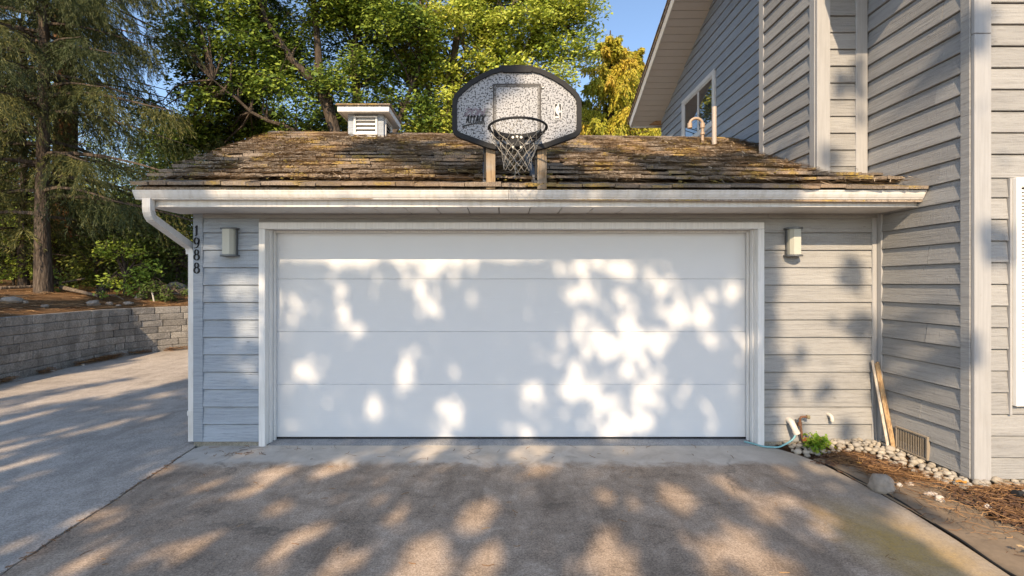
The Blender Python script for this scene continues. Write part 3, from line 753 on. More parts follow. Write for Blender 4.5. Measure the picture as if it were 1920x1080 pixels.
(x0,z0),(x1,z1) = bp(924,262),bp(1014.5,157)
M['frame_ink'] = simple('faded_black_print', (.035,.03,.028), .5)
frame(rrect(x0,z0,x1,z1,.012), rrect(x0+.016,z0+.016,x1-.016,z1-.016,.008), by-.004, by-.001, 'target_frame', M['frame_ink'], bbo)
frame(rrect(x0+.0225,z0+.0225,x1-.0225,z1-.0225,.006), rrect(x0+.029,z0+.029,x1-.029,z1-.029,.004), by-.004, by-.001, 'target_frame', M['frame_ink'], bbo)
M['bolt'] = simple('dull_steel', (.42,.40,.36), .4, .8, .2, 40, .05)
for px, py in ((920.5,164.5),(1018,164.5)):
    x, z = bp(px,py); mb = MB(); mb.tube([(x,by-.007,z),(x,by-.001,z)], .0125, 14); mb.build('bolt_ring', M['black'], bbo)
    mb = MB(); mb.tube([(x,by-.010,z),(x,by-.0072,z)], .0075, 12); mb.build('bolt', M['bolt'], bbo)
# printed lettering (flat, a hair proud of the board)
LET = {'A': [[(.0,0),(.5,1)],[(.5,1),(.85,0)],[(.2,.38),(.75,.42)]], 'T': [[(0,.78),(.95,.86)],[(.45,1.05),(.35,-.02)]], 'C': [[(.85,.85),(.6,1),(.3,.9),(.12,.5),(.25,.12),(.6,.05),(.85,.2)]],
       'K': [[(.12,.95),(.05,-.05)],[(.95,1.1),(.15,.45)],[(.3,.5),(1.05,-.2)]], 'Z': [[(.0,.88),(1,.88)],[(.95,.85),(.05,.12)],[(0,.1),(1,.1)]], 'O': [arc(.5,.5,.42,.42,0,360,14)],
       'N': [[(.1,0),(.1,1)],[(.1,.95),(.9,.05)],[(.9,0),(.9,1)]], 'E': [[(.1,0),(.1,1)],[(.1,.9),(.95,.9)],[(.1,.5),(.8,.5)],[(.1,.1),(.95,.1)]],
       'H': [[(.1,0),(.1,1)],[(.9,0),(.9,1)],[(.1,.5),(.9,.5)]], 'U': [[(.1,1),(.1,.3),(.3,.05),(.7,.05),(.9,.3),(.9,1)]], 'F': [[(.1,0),(.1,1)],[(.1,.9),(.95,.9)],[(.1,.5),(.8,.5)]], 'Y': [[(.05,1),(.5,.5)],[(.95,1),(.5,.5)],[(.5,.5),(.5,0)]]}
def lettering(name, text, px0, py0, px1, py1, width, m, slant=0, yy=.0035, gap=.12):
    mb = MB(); (xa,za),(xb,zb_) = bp(px0,py1),bp(px1,py0); n = len(text); cw = (xb-xa)/n
    for i, ch in enumerate(text):
        for st in LET[ch]:
            add_ribbon(mb, [(xa+cw*(i+gap/2+p[0]*(1-gap))+slant*p[1]*(zb_-za), za+p[1]*(zb_-za)) for p in st], width, by-yy, by+.001)
    return mb.build(name, m, bbo)
M['ink'] = simple('black_print', (.012,.012,.014), .5); M['ink_faded'] = simple('faded_purple_print', (.20,.165,.19), .6, 0, .3, 60); M['ink_grey'] = simple('faded_grey_print', (.21,.21,.20), .6, 0, .3, 60)
lettering('lettering', 'ZON', 869,203,906,218, .014, M['ink_faded'], .35, .0028, .02)
lettering('lettering', 'E', 907,203,917,218, .012, M['ink_grey'], .35, .0028, .05)
lettering('lettering', 'ATTACK', 874,216.5,909,230.5, .0115, M['ink'], .12, .0042)
mb = MB(); add_ribbon(mb, [bp(*p) for p in ((867,237.5),(878,234),(888,232.5),(895,231.5),(906,232.5))], lambda a,t:.012*(1-t)+.003, by-.0042, by+.001); mb.build('swoosh', M['ink'], bbo)
def lp(cx_, cy_): return bp(1020+cx_/19.63, 180+cy_/19.63)
M['ink_white'] = simple('white_print', (.55,.545,.54), .5)
(xa,za),(xb,zb_) = lp(375,870),lp(650,280)
mb = MB(); mb.prism(rrect(xa,za,xb,zb_,.012),'y',by-.0026,by+.001); mb.build('emblem', M['ink_white'], bbo)
(xa,za),(xb,zb_) = lp(395,855),lp(628,296)
mb = MB(); mb.prism(rrect(xa,za,xb,zb_,.008),'y',by-.0034,by+.001); mb.build('emblem', M['ink'], bbo)
sil = [(497,300),(545,300),(556,345),(538,372),(566,415),(580,500),(598,545),(640,560),(640,600),(600,622),(552,618),(556,700),(588,770),(600,856),(565,856),(572,770),(525,725),(455,645),(412,560),(405,480),(432,400),(490,368),(486,335)]
mb = MB(); mb.prism([lp(*p) for p in sil][::-1],'y',by-.0044,by+.001); mb.build('emblem', M['ink_white'], bbo)
mb = MB(); mb.prism([lp(*p) for p in [(526,470),(545,490),(556,548),(535,555)]],'y',by-.0050,by+.001); mb.build('emblem', M['ink'], bbo)
mb = MB(); mb.prism([lp(*p) for p in [(412,748),(553,748),(553,826),(412,826)]],'y',by-.0042,by+.001); mb.build('emblem', M['ink_white'], bbo)
lettering('lettering', 'HUFFY', 1040,225.8,1051.5,227.8, .0022, M['ink'], 0, .003, .2)
# rim, bracket, braces
rz, ry, rr_ = 2.888, 3.735, .2365
mb = MB(); ring = [(bx+rr_*math.cos(2*math.pi*i/48), ry+rr_*math.sin(2*math.pi*i/48), rz) for i in range(49)]; mb.tube(ring, .0095, 8, False); rimo = mb.build('rim', M['black'], hoop, smooth=True)
mb = MB(); pts = [(bx+.22*math.sin(a), ry+.235*math.cos(a)-.004) for a in np.linspace(-1.15,1.15,15)]
mb.prism([(x,y) for x,y in pts]+[(bx+.2,by-.03),(bx-.2,by-.03)], 'z', rz+.004, rz+.028); mb.build('rim_flange', M['black'], rimo)
mb = MB(); mb.bbox(bx-.066,bx+.066,by-.05,by-.005,2.80,rz+.004,.006); mb.build('mount_plate', M['black'], rimo)
for dx, dz in ((-.036,.045),(.036,.045),(-.036,-.04),(.036,-.04),(0,.05)):
    mb = MB(); mb.tube([(bx+dx,by-.056,2.835+dz),(bx+dx,by-.0495,2.835+dz)], .011, 8); mb.build('bolt', M['bolt'], rimo)
for s in (-1,1):
    mb = MB(); mb.tube([(bx+s*.228,ry-.04,rz-.004),(bx+s*.215,ry+.03,rz-.022),(bx+s*.165,ry+.12,rz-.050),(bx+s*.10,by-.07,2.812),(bx+s*.05,by-.05,2.805)], .0075, 6); mb.build('brace', M['black'], rimo, smooth=True)
M['cord'] = simple('worn_net_cord', (.36,.33,.28), .9, 0, .25, 40, .1)
net = MB(); NC = 12; lev = [(0,.232,0),(.075,.205,.5),(.135,.165,0),(.19,.135,.5),(.24,.120,0),(.285,.115,.5),(.325,.112,0)]
def npt(l, i):
    dz, r, ph = lev[l]; a = 2*math.pi*(i+ph)/NC; rr2 = random.Random(l*50+i%NC); 
    return (bx+r*math.cos(a)+rr2.uniform(-.006,.006)*(l>0), ry+r*math.sin(a)+rr2.uniform(-.006,.006)*(l>0), rz-.008-dz+rr2.uniform(-.012,.012)*(l>0))
for l in range(len(lev)-1):
    for i in range(NC):
        j = i if lev[l][2] == 0 else i+1
        for tgt in ((i-1,i) if lev[l][2] == 0 else (i,i+1)):
            a, b = Vector(npt(l,i)), Vector(npt(l+1,tgt%NC)); mid = (a+b)/2+Vector((0,0,-.006)); net.tube([a,mid,b], .0020, 5, False)
for i in range(NC): net.tube([npt(0,i),(npt(0,i)[0],npt(0,i)[1],rz+.006)], .005, 5)
net.tube([(bx-.02,ry-.1,2.56),(bx-.022,ry-.1,2.50),(bx-.03,ry-.098,2.455)], .0024, 5)
net.tube([(bx-.015,ry-.1,2.54),(bx+.01,ry-.1,2.48)], .0022, 5)
net.build('net', M['cord'], hoop, smooth=True)
def post_mat():
    t = NT('weathered_post_wood'); v = t.coord('Object',(22,22,1.5),41.); g = t.noise(v,2,6,.65,.5); d = t.noise(t.coord('Object',(1,1,1),5.),6,4)
    c = t.ramp(g, [(.3,(.12,.085,.05)),(.55,(.30,.21,.12)),(.75,(.42,.33,.21))]); c = t.mix(t.math('MULTIPLY',t.ramp(d,[(.5,0.),(.7,1.)]),.7), c, (.30,.28,.25))
    t.set(c,.85); t.bump(g,.5,.005); return t.m
M['post'] = post_mat()
for xp, lab in ((-.117,None),(.335,None)):
    mb = MB(); mb.bbox(xp-.041,xp+.041,4.034,4.074,2.452,2.85,.003); mb.build('post', M['post'], hoop)
    mb = MB(); mb.bbox(xp-.062,xp-.0415,4.045,4.085,2.55,2.86,.002); mb.build('side_strip', M['black'], hoop)
    for dz in (.03,.05): 
        mb = MB(); mb.tube([(xp+.01*(1 if dz>.04 else -1),4.029,2.452+dz),(xp+.01*(1 if dz>.04 else -1),4.0345,2.452+dz)], .004, 6); mb.build('nail', M['dark'], hoop)
M['brace'] = simple('grey_weathered_lumber', (.13,.14,.16), .8, 0, .25, 20, .2)
for xp in (-.117,.335):
    a, b = Vector((xp-.05,4.09,2.50)), Vector((xp-.075,4.60,2.80)); d = (b-a).normalized(); mb = MB(); mb.obox((a+b)/2, d, Vector((1,0,0)), d.cross(Vector((1,0,0))).normalized(), (b-a).length/2, .02, .042); mb.build('back_brace', M['brace'], hoop)
    a, b = Vector((xp-.052,4.10,2.82)), Vector((xp-.09,5.0,2.97)); d = (b-a).normalized(); mb = MB(); mb.obox((a+b)/2, d, Vector((1,0,0)), d.cross(Vector((1,0,0))).normalized(), (b-a).length/2, .02, .04); mb.build('back_brace', M['brace'], hoop)

# ------------------------------------------------------------------ retaining wall of split-face blocks
WP = [(-7.9,2.6),(-8.05,5.2),(-8.19,7.45),(-8.40,8.9),(-8.52,9.7),(-8.50,10.3),(-8.18,10.95),(-7.62,11.42),(-6.5,11.9),(-5.0,12.35),(-3.2,12.7),(-1.0,12.9)]
def smooth_path(P, n):
    out = []
    for i in range(len(P)-1):
        p0, p1, p2, p3 = [Vector(P[max(0,min(len(P)-1,i+k))]) for k in (-1,0,1,2)]
        for j in range(n):
            t = j/n; out.append(.5*((2*p1)+(p2-p0)*t+(2*p0-5*p1+4*p2-p3)*t*t+(3*p1-p0-3*p2+p3)*t**3))
    out.append(Vector(P[-1])); return out
WS = smooth_path(WP, 12)
cum = [0]
for a, b in zip(WS, WS[1:]): cum.append(cum[-1]+(b-a).length)
def along(s):
    s = max(0,min(cum[-1]-1e-4,s)); i = int(np.searchsorted(cum, s, 'right'))-1; t = (s-cum[i])/(cum[i+1]-cum[i])
    p = WS[i].lerp(WS[i+1],t); d = (WS[min(i+1,len(WS)-1)]-WS[i]).normalized(); return p, d
def block_mat():
    t = NT('split_face_concrete_block'); p = t.coord('Position'); f = t.noise(p,34,5,.7); b = t.noise(p,2.2,4,.6); s = t.noise(t.coord('Position',(1,1,.25)),5,4,.6)
    c = t.ramp(f, [(.3,(.15,.137,.12)),(.5,(.31,.287,.255)),(.7,(.45,.42,.375))])
    rv = t.math('ADD', t.math('MULTIPLY', t.rnd(), .45), .72); mm = t.n('VectorMath', operation='SCALE'); t.l(c,mm.inputs[0]); t.l(rv,mm.inputs['Scale']); c = mm.outputs[0]
    c = t.mix(t.math('MULTIPLY', t.ramp(s,[(.48,0.),(.66,1.)]), .5), c, (.10,.094,.086))
    c = t.mix(t.math('MULTIPLY', t.ramp(b,[(.52,0.),(.7,1.)]), .4), c, (.33,.31,.28))
    t.set(c,.9,0,.2); t.bump(f,.9,.02); return t.m
M['block'] = block_mat()
wall = thing('retaining_wall', (-8.3,9,0), 'curved low retaining wall of grey split face blocks below the wooded bank', 'retaining wall')
HB = .153
rb = random.Random(4)
for c in range(7):
    s = rb.uniform(0,.4)
    while s < cum[-1]:
        L = rb.choice((.2,.42,.46,.46,.5)); p0, _ = along(s); p1, d = along(min(cum[-1],s+L))
        if (p1-p0).length < .08: break
        d = (p1-p0).normalized(); nrm = Vector((-d.y,d.x)); 
        # the visible face points away from the bank
        back = nrm if nrm.dot(Vector((-1,.6))) > 0 else -nrm
        o = rb.uniform(-.008,.008)+c*.006; z0 = c*HB-.01; zt = z0+HB-.006 if c < 6 else z0+HB+.004
        a = p0+d*.0035+back*o; b = p1-d*.0035+back*o; n = 3
        vs = []
        for i in range(n+1):
            q = a.lerp(b,i/n); e = .006 if i in (0,n) else 0
            for zz, k in ((z0,.007),(z0+.012,0),((z0+zt)/2,rb.uniform(-.008,.004)),(zt-.012,0),(zt,.007)):
                r = q+back*(k+e); vs.append((r.x,r.y,zz))
            r = q+back*.24; vs += [(r.x,r.y,zt),(r.x,r.y,z0)]
        fs = []
        for i in range(n):
            for k in range(7): fs.append((i*7+k,(i+1)*7+k,(i+1)*7+(k+1)%7,i*7+(k+1)%7))
        fs += [tuple(range(7)), tuple(n*7+k for k in range(7))[::-1]]
        mb = MB(); mb.add(vs,fs); mb.build('block', M['block'], wall); s += L
# ------------------------------------------------------------------ wooded bank behind the wall
def bank_z(d, x, y): 
    return 1.035+.30*(1-math.exp(-d*.5))+.055*d+.10*min(1,d/1.5)*noise.noise((x*.5,y*.5,3))+.03*min(1,d)*noise.noise((x*1.7,y*1.7,8))
def litter_mat(name, cols, scale=1.):
    t = NT(name); p = t.coord('Position'); f = t.noise(p,45*scale,5,.75,.8); b = t.noise(p,1.4,4,.6); st = t.noise(t.coord('Position',(3,18,3)),9*scale,4,.7,1.2)
    c = t.ramp(t.math('ADD',t.math('MULTIPLY',f,.55),t.math('MULTIPLY',st,.45)), [(.32,cols[0]),(.5,cols[1]),(.68,cols[2])])
    c = t.mix(t.math('MULTIPLY',t.ramp(b,[(.45,0.),(.65,1.)]),.5), c, cols[0])
    t.set(c,.95,0,.1); t.bump(f,1.,.03); return t.m
M['litter'] = litter_mat('pine_needle_litter', [(.07,.042,.024),(.21,.12,.058),(.36,.22,.11)])
ds_ = [.10,.3,.6,1,1.5,2.1,2.8,3.6,4.6,6,8,11,15,20,27]
ext = [WS[0]+Vector((0,-9)), WS[0]+Vector((0,-4))]+WS[::2]+[WS[-1]+Vector((5,.5)),WS[-1]+Vector((14,1.5)),WS[-1]+Vector((26,2))]
bv, bf = [], []
PC = Vector((-2,4))
for i, p in enumerate(ext):
    d = (ext[min(i+1,len(ext)-1)]-ext[max(i-1,0)]).normalized(); nn = Vector((-d.y,d.x))
    if nn.dot(p-PC) < 0: nn = -nn
    for k in ds_:
        q = p+nn*k; bv.append((q.x,q.y,bank_z(k,q.x,q.y)))
nd = len(ds_)
for i in range(len(ext)-1):
    for k in range(nd-1): bf.append((i*nd+k,(i+1)*nd+k,(i+1)*nd+k+1,i*nd+k+1))
tag(from_arrays('bank', bv, bf, M['litter'], smooth=True), kind='structure')
BV = np.array(bv)
def bz(x, y):
    d = ((BV[:,0]-x)**2+(BV[:,1]-y)**2); i = np.argsort(d)[:4]; wt = 1/(d[i]+.01); return float((BV[i,2]*wt).sum()/wt.sum())

# ------------------------------------------------------------------ foliage builders
def unit(a): return a/np.maximum(1e-9,np.linalg.norm(a,axis=1,keepdims=True))
def leaves(C_, size, rng, aspect=.56, flat=.6, size_var=.55):
    """diamond leaves with a fold, one per centre"""
    n = len(C_); nrm = rng.normal(size=(n,3)); nrm[:,2] = np.abs(nrm[:,2])*(1+flat)+.1; nrm = unit(unit(nrm)-np.array(SUN)*.75)
    d = unit(np.cross(nrm, rng.normal(size=(n,3)))); d[:,2] -= .25; d = unit(d); s = unit(np.cross(nrm,d))
    L = size*(1+size_var*rng.uniform(-1,1,size=(n,1))); Wd = L*aspect
    V = np.empty((n,4,3)); V[:,0] = C_-d*L/2; V[:,1] = C_+s*Wd/2+nrm*L*.08; V[:,2] = C_+d*L/2; V[:,3] = C_-s*Wd/2+nrm*L*.08
    F = np.arange(n*4).reshape(n,4); return V.reshape(-1,3), F
def wiggle(a, b, n, amp, rng, sag=0):
    a, b = Vector(a), Vector(b); out = []
    for i in range(n+1):
        t = i/n; j = 0 if i in (0,n) else amp
        out.append(a.lerp(b,t)+Vector(rng.uniform(-j,j,3))+Vector((0,0,sag*4*t*(1-t))))
    return out
def leafy_tree(name, label, cat, group, base, trunk, r0, limbs, clumps, nleaf, size, lm, bm, seed, tint=(0,1), cl_flat=.75, extra_tw=True, light=None):
    """trunk: polyline; limbs: (start index, polyline, r); clumps: rows of x,y,z,radius"""
    rng = np.random.default_rng(seed); t = thing(name, base, label, cat, group)
    mb = MB(); n = len(trunk); mb.tube(trunk, [r0*(1-.75*i/(n-1)) for i in range(n)], 10)
    nodes = [Vector(p) for p in trunk[n//3:]]
    for path, r in limbs:
        m = len(path); mb.tube(path, [r*(1-.8*i/(m-1)) for i in range(m)], 7); nodes += [Vector(p) for p in path[1:]]
    ND = np.array([tuple(p) for p in nodes]); Cc, Tt = [], []
    for (x,y,z,r) in clumps:
        if extra_tw:
            dd = ((ND-np.array((x,y,z-.6)))**2).sum(1); q = ND[dd.argmin()]
            pts = wiggle(q,(x,y,z),4,.10,rng,.1); mb.tube(pts, [.035,.028,.02,.014,.006], 4, False)
            for _ in range(3):
                e = np.array((x,y,z))+rng.normal(size=3)*r*.6; mb.tube([pts[3],(Vector(e)+pts[3])/2+Vector((0,0,.06)),e], [.012,.008,.003], 3, False)
        k = int(nleaf*r*r); d = unit(rng.normal(size=(k,3)))*(rng.uniform(0,1,(k,1))**.45)*r; d[:,2] *= cl_flat; d[:,2] -= .25*r*(d[:,0]**2+d[:,1]**2)/(r*r)
        Cc.append(d+np.array((x,y,z))); Tt.append(rng.uniform(-.22,.22,k)+rng.uniform(-.15,.15)+.5)
    mb.build('trunk', bm, t, smooth=True, fix=False)
    C_ = np.concatenate(Cc); T_ = np.concatenate(Tt)
    if light is not None:
        k = light(C_, rng); C_, T_ = C_[k], T_[k]
    V, F = leaves(C_, size, rng); tt = np.repeat(np.clip(tint[0]+(tint[1]-tint[0])*T_,0,1),4)
    from_arrays('crown', V, F, lm, t, attr=tt)
    return t
def conifer(name, label, cat, group, base, h, r0, z_from, z_to, spacing, blen, lm, bm, seed, nt=22, ns=26, droop=.35, twig=.55, nlen=.12, nw=.012, hang=.55, tint=(0,1), lean=(0,0), nb=(4,6), sel=None, bare=0.):
    rng = np.random.default_rng(seed); t = thing(name, base, label, cat, group); B = Vector(base)
    mb = MB(); tp = [B+Vector((lean[0]*i/8+rng.uniform(-.03,.03),lean[1]*i/8+rng.uniform(-.03,.03),h*i/8-.25*(i==0))) for i in range(9)]
    mb.tube(tp, [r0*(1.25 if i == 0 else 1)*(1-.85*i/8) for i in range(9)], 12)
    tk = mb.build('trunk', bm, t, smooth=True, fix=False)
    lim = MB(); P, Dm, Ln, Tn = [], [], [], []
    z = z_from
    while z < z_to:
        for b in range(rng.integers(*nb)):
            az = rng.uniform(0,2*math.pi); zz = z+rng.uniform(-.2,.2); L = blen(min(.97,zz/h))*rng.uniform(.7,1.15)
            if sel and not sel(az, zz): continue
            dv = Vector((math.cos(az),math.sin(az),0)); sv = Vector((-dv.y,dv.x,0)); c0 = B+Vector((lean[0]*zz/h,lean[1]*zz/h,zz)); wig = rng.uniform(-.12,.12)
            def bp_(q): return c0+dv*L*q+sv*wig*L*q*q+Vector((0,0,L*(.12*q-droop*q*q+.10*droop*q**4*3)))
            lim.tube([bp_(q) for q in (0,.2,.4,.6,.8,1)], [.05*L/3,.04*L/3,.03*L/3,.022*L/3,.014*L/3,.006], 4, False)
            ttint = rng.uniform(-.25,.25)
            for q in np.linspace(.12,1,nt):
                if rng.uniform() < bare*(1-q): continue
                for sgn in (-1,1):
                    p = bp_(q); fw = (bp_(min(1,q+.05))-bp_(q-.05)).normalized(); dd = fw*.55+sv*sgn*rng.uniform(.5,1.0)+Vector((0,0,-hang*rng.uniform(.5,1.3))); dd.normalize()
                    P.append(p); Dm.append(dd); Ln.append(twig*(1.05-.5*q)*rng.uniform(.6,1.2)*min(1,L/2.2)); Tn.append(ttint+.18*q)
        z += spacing
    if len(lim.v): lim.build('branches', bm, t, smooth=True, fix=False)
    P, Dm, Ln, Tn = np.array(P), np.array(Dm), np.array(Ln), np.array(Tn); n = len(P)
    s = rng.uniform(.05,1,(n,ns)); pos = P[:,None]+Dm[:,None]*(s*Ln[:,None])[...,None]; pos[...,2] -= (hang*.5*s*s*Ln[:,None])
    nd_ = Dm[:,None]+rng.normal(size=(n,ns,3))*.42; nd_[...,2] -= hang*.5*s; nd_ = unit(nd_.reshape(-1,3)); pos = pos.reshape(-1,3)+rng.normal(size=(n*ns,3))*.012
    sd = unit(np.cross(nd_, rng.normal(size=nd_.shape))); Ls = nlen*rng.uniform(.6,1.3,(len(pos),1))
    V = np.empty((len(pos),4,3)); V[:,0] = pos; V[:,1] = pos+nd_*Ls*.5+sd*nw; V[:,2] = pos+nd_*Ls; V[:,3] = pos+nd_*Ls*.5-sd*nw
    tt = np.clip(.42+np.repeat(Tn,ns)+rng.uniform(-.2,.25,len(pos)),0,1); tt = tint[0]+(tint[1]-tint[0])*tt
    from_arrays('crown', V.reshape(-1,3), np.arange(len(pos)*4).reshape(-1,4), lm, t, attr=np.repeat(tt,4))
    return t
def blob_clumps(rng, ells, n, r):
    """clump centres spread through a few ellipsoids, denser towards the shell"""
    out = []
    vols = np.array([e[3]*e[4]*e[5] for e in ells]); pr = vols/vols.sum()
    for k in rng.choice(len(ells), n, p=pr):
        e = ells[k]; d = unit(rng.normal(size=(1,3)))[0]*rng.uniform(.25,1)**.5
        out.append((e[0]+d[0]*e[3], e[1]+d[1]*e[4], e[2]+d[2]*e[5], r*rng.uniform(.7,1.35)))
    return out

def px(x, y, Y): return Vector(((x-945)*Y/860, Y, 1.62+(532-y)*Y/860))
rg = np.random.default_rng(21)

# ------------------------------------------------------------------ trees behind the garage
def limb(pts, Y, r, seed):
    rr = np.random.default_rng(seed); P = [px(a,b,Y+c) for a,b,c in pts]; out = []
    for a, b in zip(P, P[1:]): out += wiggle(a,b,3,.05,rr)[:-1]
    return (out+[P[-1]], r)
# big green tree left of centre
Yb = 14.5; base = px(664,560,Yb); base.z = bz(base.x,base.y)
tr = [base-Vector((0,0,.3)), px(660,420,Yb), px(640,300,Yb), px(622,215,Yb), px(600,140,Yb), px(592,40,Yb), px(575,-90,Yb)]
lb = [limb([(640,300,0),(600,165,-.2),(545,110,-.5),(500,40,-.8),(470,-60,-1)],Yb,.16,1), limb([(655,330,0),(668,200,.3),(664,90,.4),(680,-20,.5),(700,-150,.6)],Yb,.17,2), limb([(640,300,0),(560,250,-.6),(470,210,-1),(400,150,-1.4)],Yb,.10,3), limb([(650,320,0),(740,250,.4),(790,120,.6),(800,0,.8)],Yb,.12,4)]
ells = [px(430,70,Yb-.4)[:]+(2.0,1.5,1.5), px(560,-40,Yb)[:]+(3.2,1.9,2.2), px(520,200,Yb)[:]+(2.6,1.6,1.2), px(380,220,Yb+.5)[:]+(1.9,1.4,1.3), px(620,90,Yb+.4)[:]+(2.0,1.6,1.7), px(720,215,Yb+1.0)[:]+(2.0,1.2,.9), px(470,270,Yb+.6)[:]+(2.6,1.2,.7), px(720,60,Yb)[:]+(1.6,1.5,1.7), px(640,-190,Yb)[:]+(3.4,2,2)]
leafy_tree('broadleaf_tree', 'large green leafy tree with forking dark limbs rising behind the roof cupola', 'tree', 'leafy trees behind the garage', base, tr, .24, lb, blob_clumps(rg,ells,420,.62), 700, .125, M['leaf'], M['bark'], 31, (.0,1.0))
# yellow green tree behind the backboard
Yb = 16; base = px(860,560,Yb); base.z = bz(base.x,base.y)
tr = [base-Vector((0,0,.3)), px(852,420,Yb), px(846,300,Yb), px(842,220,Yb), px(850,120,Yb), px(862,20,Yb), px(870,-120,Yb)]
lb = [limb([(846,300,0),(770,150,-.4),(760,90,-.5),(790,40,-.6),(780,-70,-.6)],Yb,.13,5), limb([(842,240,0),(930,150,.2),(1010,80,.3),(1090,40,.3)],Yb,.12,6), limb([(850,130,0),(930,60,-.3),(980,-30,-.5)],Yb,.10,7)]
ells = [px(850,60,Yb)[:]+(2.3,1.6,2.0), px(960,40,Yb)[:]+(2.2,1.4,1.5), px(1050,55,Yb)[:]+(1.4,1.1,1.3), px(1105,15,Yb)[:]+(.75,.8,.75), px(880,175,Yb)[:]+(2.0,1.3,1.2), px(1000,140,Yb)[:]+(1.35,1,.95), px(920,-110,Yb)[:]+(3.4,1.8,1.9), px(1050,-70,Yb)[:]+(1.5,1.2,.9), px(780,70,Yb)[:]+(1.2,1.2,1.8), px(830,250,Yb)[:]+(1.6,1,.6)]
leafy_tree('broadleaf_tree', 'sunlit yellow green leafy tree directly behind the basketball backboard', 'tree', 'leafy trees behind the garage', base, tr, .26, lb, blob_clumps(rg,ells,400,.57), 740, .13, M['leaf_yellow'], M['bark_pale'], 32, (.22,1.05))
# lower leafy tree filling behind the ridge, bluish with gaps
Yb = 20; base = px(780,560,Yb); base.z = bz(base.x,base.y)
ells = [px(770,235,Yb)[:]+(2.6,1.4,1.5), px(560,250,Yb)[:]+(3.6,1.4,1.5), px(380,290,Yb)[:]+(3.0,1.5,1.5), px(1040,240,Yb)[:]+(1.6,1.0,1.2)]
leafy_tree('broadleaf_tree', 'thin dark green tree filling the gap low behind the garage ridge', 'tree', 'leafy trees behind the garage', base, [base-Vector((0,0,.3)),px(775,420,Yb),px(765,300,Yb),px(760,200,Yb)], .2, [limb([(765,300,0),(650,270,0),(540,240,0),(400,270,0)],Yb,.1,8)], blob_clumps(rg,ells,180,.75), 350, .135, M['leaf'], M['bark'], 33, (.0,.75))

# ------------------------------------------------------------------ autumn cedars at the right
def cedar(xp, top, Y, label, seed, h_to=1.7, wid=.55, tint=(0,1)):
    base = px(xp,560,Y); base.z = 1.6; h = px(xp,top,Y).z-base.z
    conifer('cedar_tree', label, 'tree', 'autumn cedars right of the garage', base, h, .16, .8, h*.985, .32, lambda q: max(.22,wid*(1-q)**.6*4.6)*(1+.16*math.sin(q*31+seed)), M['cedar'], M['bark'], seed, nt=11, ns=20, droop=.16, twig=.8, nlen=.18, nw=.030, hang=1.5, tint=tint, nb=(5,7))
cedar(1143,58,19,'tallest yellow brown cedar with drooping sprays right of the backboard',41, wid=.78, tint=(0,.8))
cedar(1196,92,20,'orange tipped cedar standing close under the house eave',42, wid=.62, tint=(.1,.9))
cedar(1095,190,21,'short olive yellow cedar nearest the backboard edge',43, wid=.75, tint=(0,.8))
cedar(1240,175,23,'yellow cedar half hidden by the gable eave corner',44, wid=.8, tint=(0,.75))
base = px(1262,560,30); base.z = 1.8; h = px(1262,20,30).z-base.z
conifer('pine_tree', 'tall distant olive pine rising behind the house eave', 'tree', None, base, h, .22, 4, h*.97, .55, lambda q: max(.3,2.6*(1-q)**.8), M['needle'], M['bark'], 45, nt=10, ns=22, droop=.15, twig=.7, nlen=.30, nw=.03, hang=.1, tint=(.45,1.))

# ------------------------------------------------------------------ conifers and wood on the left bank
sp = Vector((-11.05,11.0,0)); sp.z = bz(sp.x,sp.y)
conifer('spruce_tree', 'weeping spruce with grey trunk and drooping boughs on the left bank', 'tree', 'conifers on the left bank', sp, 15, .15, 2.0, 11.5, .46, lambda q: 4.3*(1-q)**.6, M['needle'], M['bark'], 51, nt=24, ns=56, droop=.42, twig=.95, nlen=.10, nw=.0065, hang=1.0, tint=(0,.85), nb=(5,8), bare=.2,
        sel=lambda az, zz: not (math.sin(az) < -.45 and (zz < 2.9 or int(az*57+zz*91) % 5 < 1)))
sp = Vector((-13.3,13.9,0)); sp.z = bz(sp.x,sp.y)
conifer('pine_tree', 'thick orange barked pine just behind the grey spruce trunk', 'tree', 'conifers on the left bank', sp, 20, .34, 5.5, 15, .75, lambda q: 3.8*(1-q)**.6, M['needle'], M['bark_pine'], 52, nt=12, ns=26, droop=.25, twig=.8, nlen=.2, nw=.013, hang=.6, tint=(.05,.9), nb=(3,5), bare=.6)
sp = Vector((-9.0,16.5,0)); sp.z = bz(sp.x,sp.y)
conifer('spruce_tree', 'dark spruce deeper in the wood between pine and leafy tree', 'tree', 'conifers on the left bank', sp, 14, .2, 1.2, 13.5, .5, lambda q: 3.2*(1-q)**.7, M['needle'], M['bark'], 53, nt=13, ns=24, droop=.34, twig=.8, nlen=.16, nw=.014, hang=.9, tint=(0,.8), bare=.3)
sp = Vector((-12.9,12.3,0)); sp.z = bz(sp.x,sp.y)
conifer('spruce_tree', 'young dark spruce filling in close behind the grey spruce trunk', 'tree', 'conifers on the left bank', sp, 9, .10, .9, 8.6, .42, lambda q: 2.6*(1-q)**.7, M['needle'], M['bark'], 55, nt=12, ns=26, droop=.34, twig=.7, nlen=.11, nw=.010, hang=.9, tint=(.05,.9), bare=.2)
sp = Vector((-17.2,15.0,0)); sp.z = bz(sp.x,sp.y)
conifer('spruce_tree', 'brown tinged spruce at the left edge of the wood', 'tree', 'conifers on the left bank', sp, 16, .22, 1.5, 14, .5, lambda q: 3.4*(1-q)**.6, M['needle'], M['bark'], 54, nt=13, ns=24, droop=.34, twig=.8, nlen=.16, nw=.014, hang=.9, tint=(.1,1.), bare=.4)
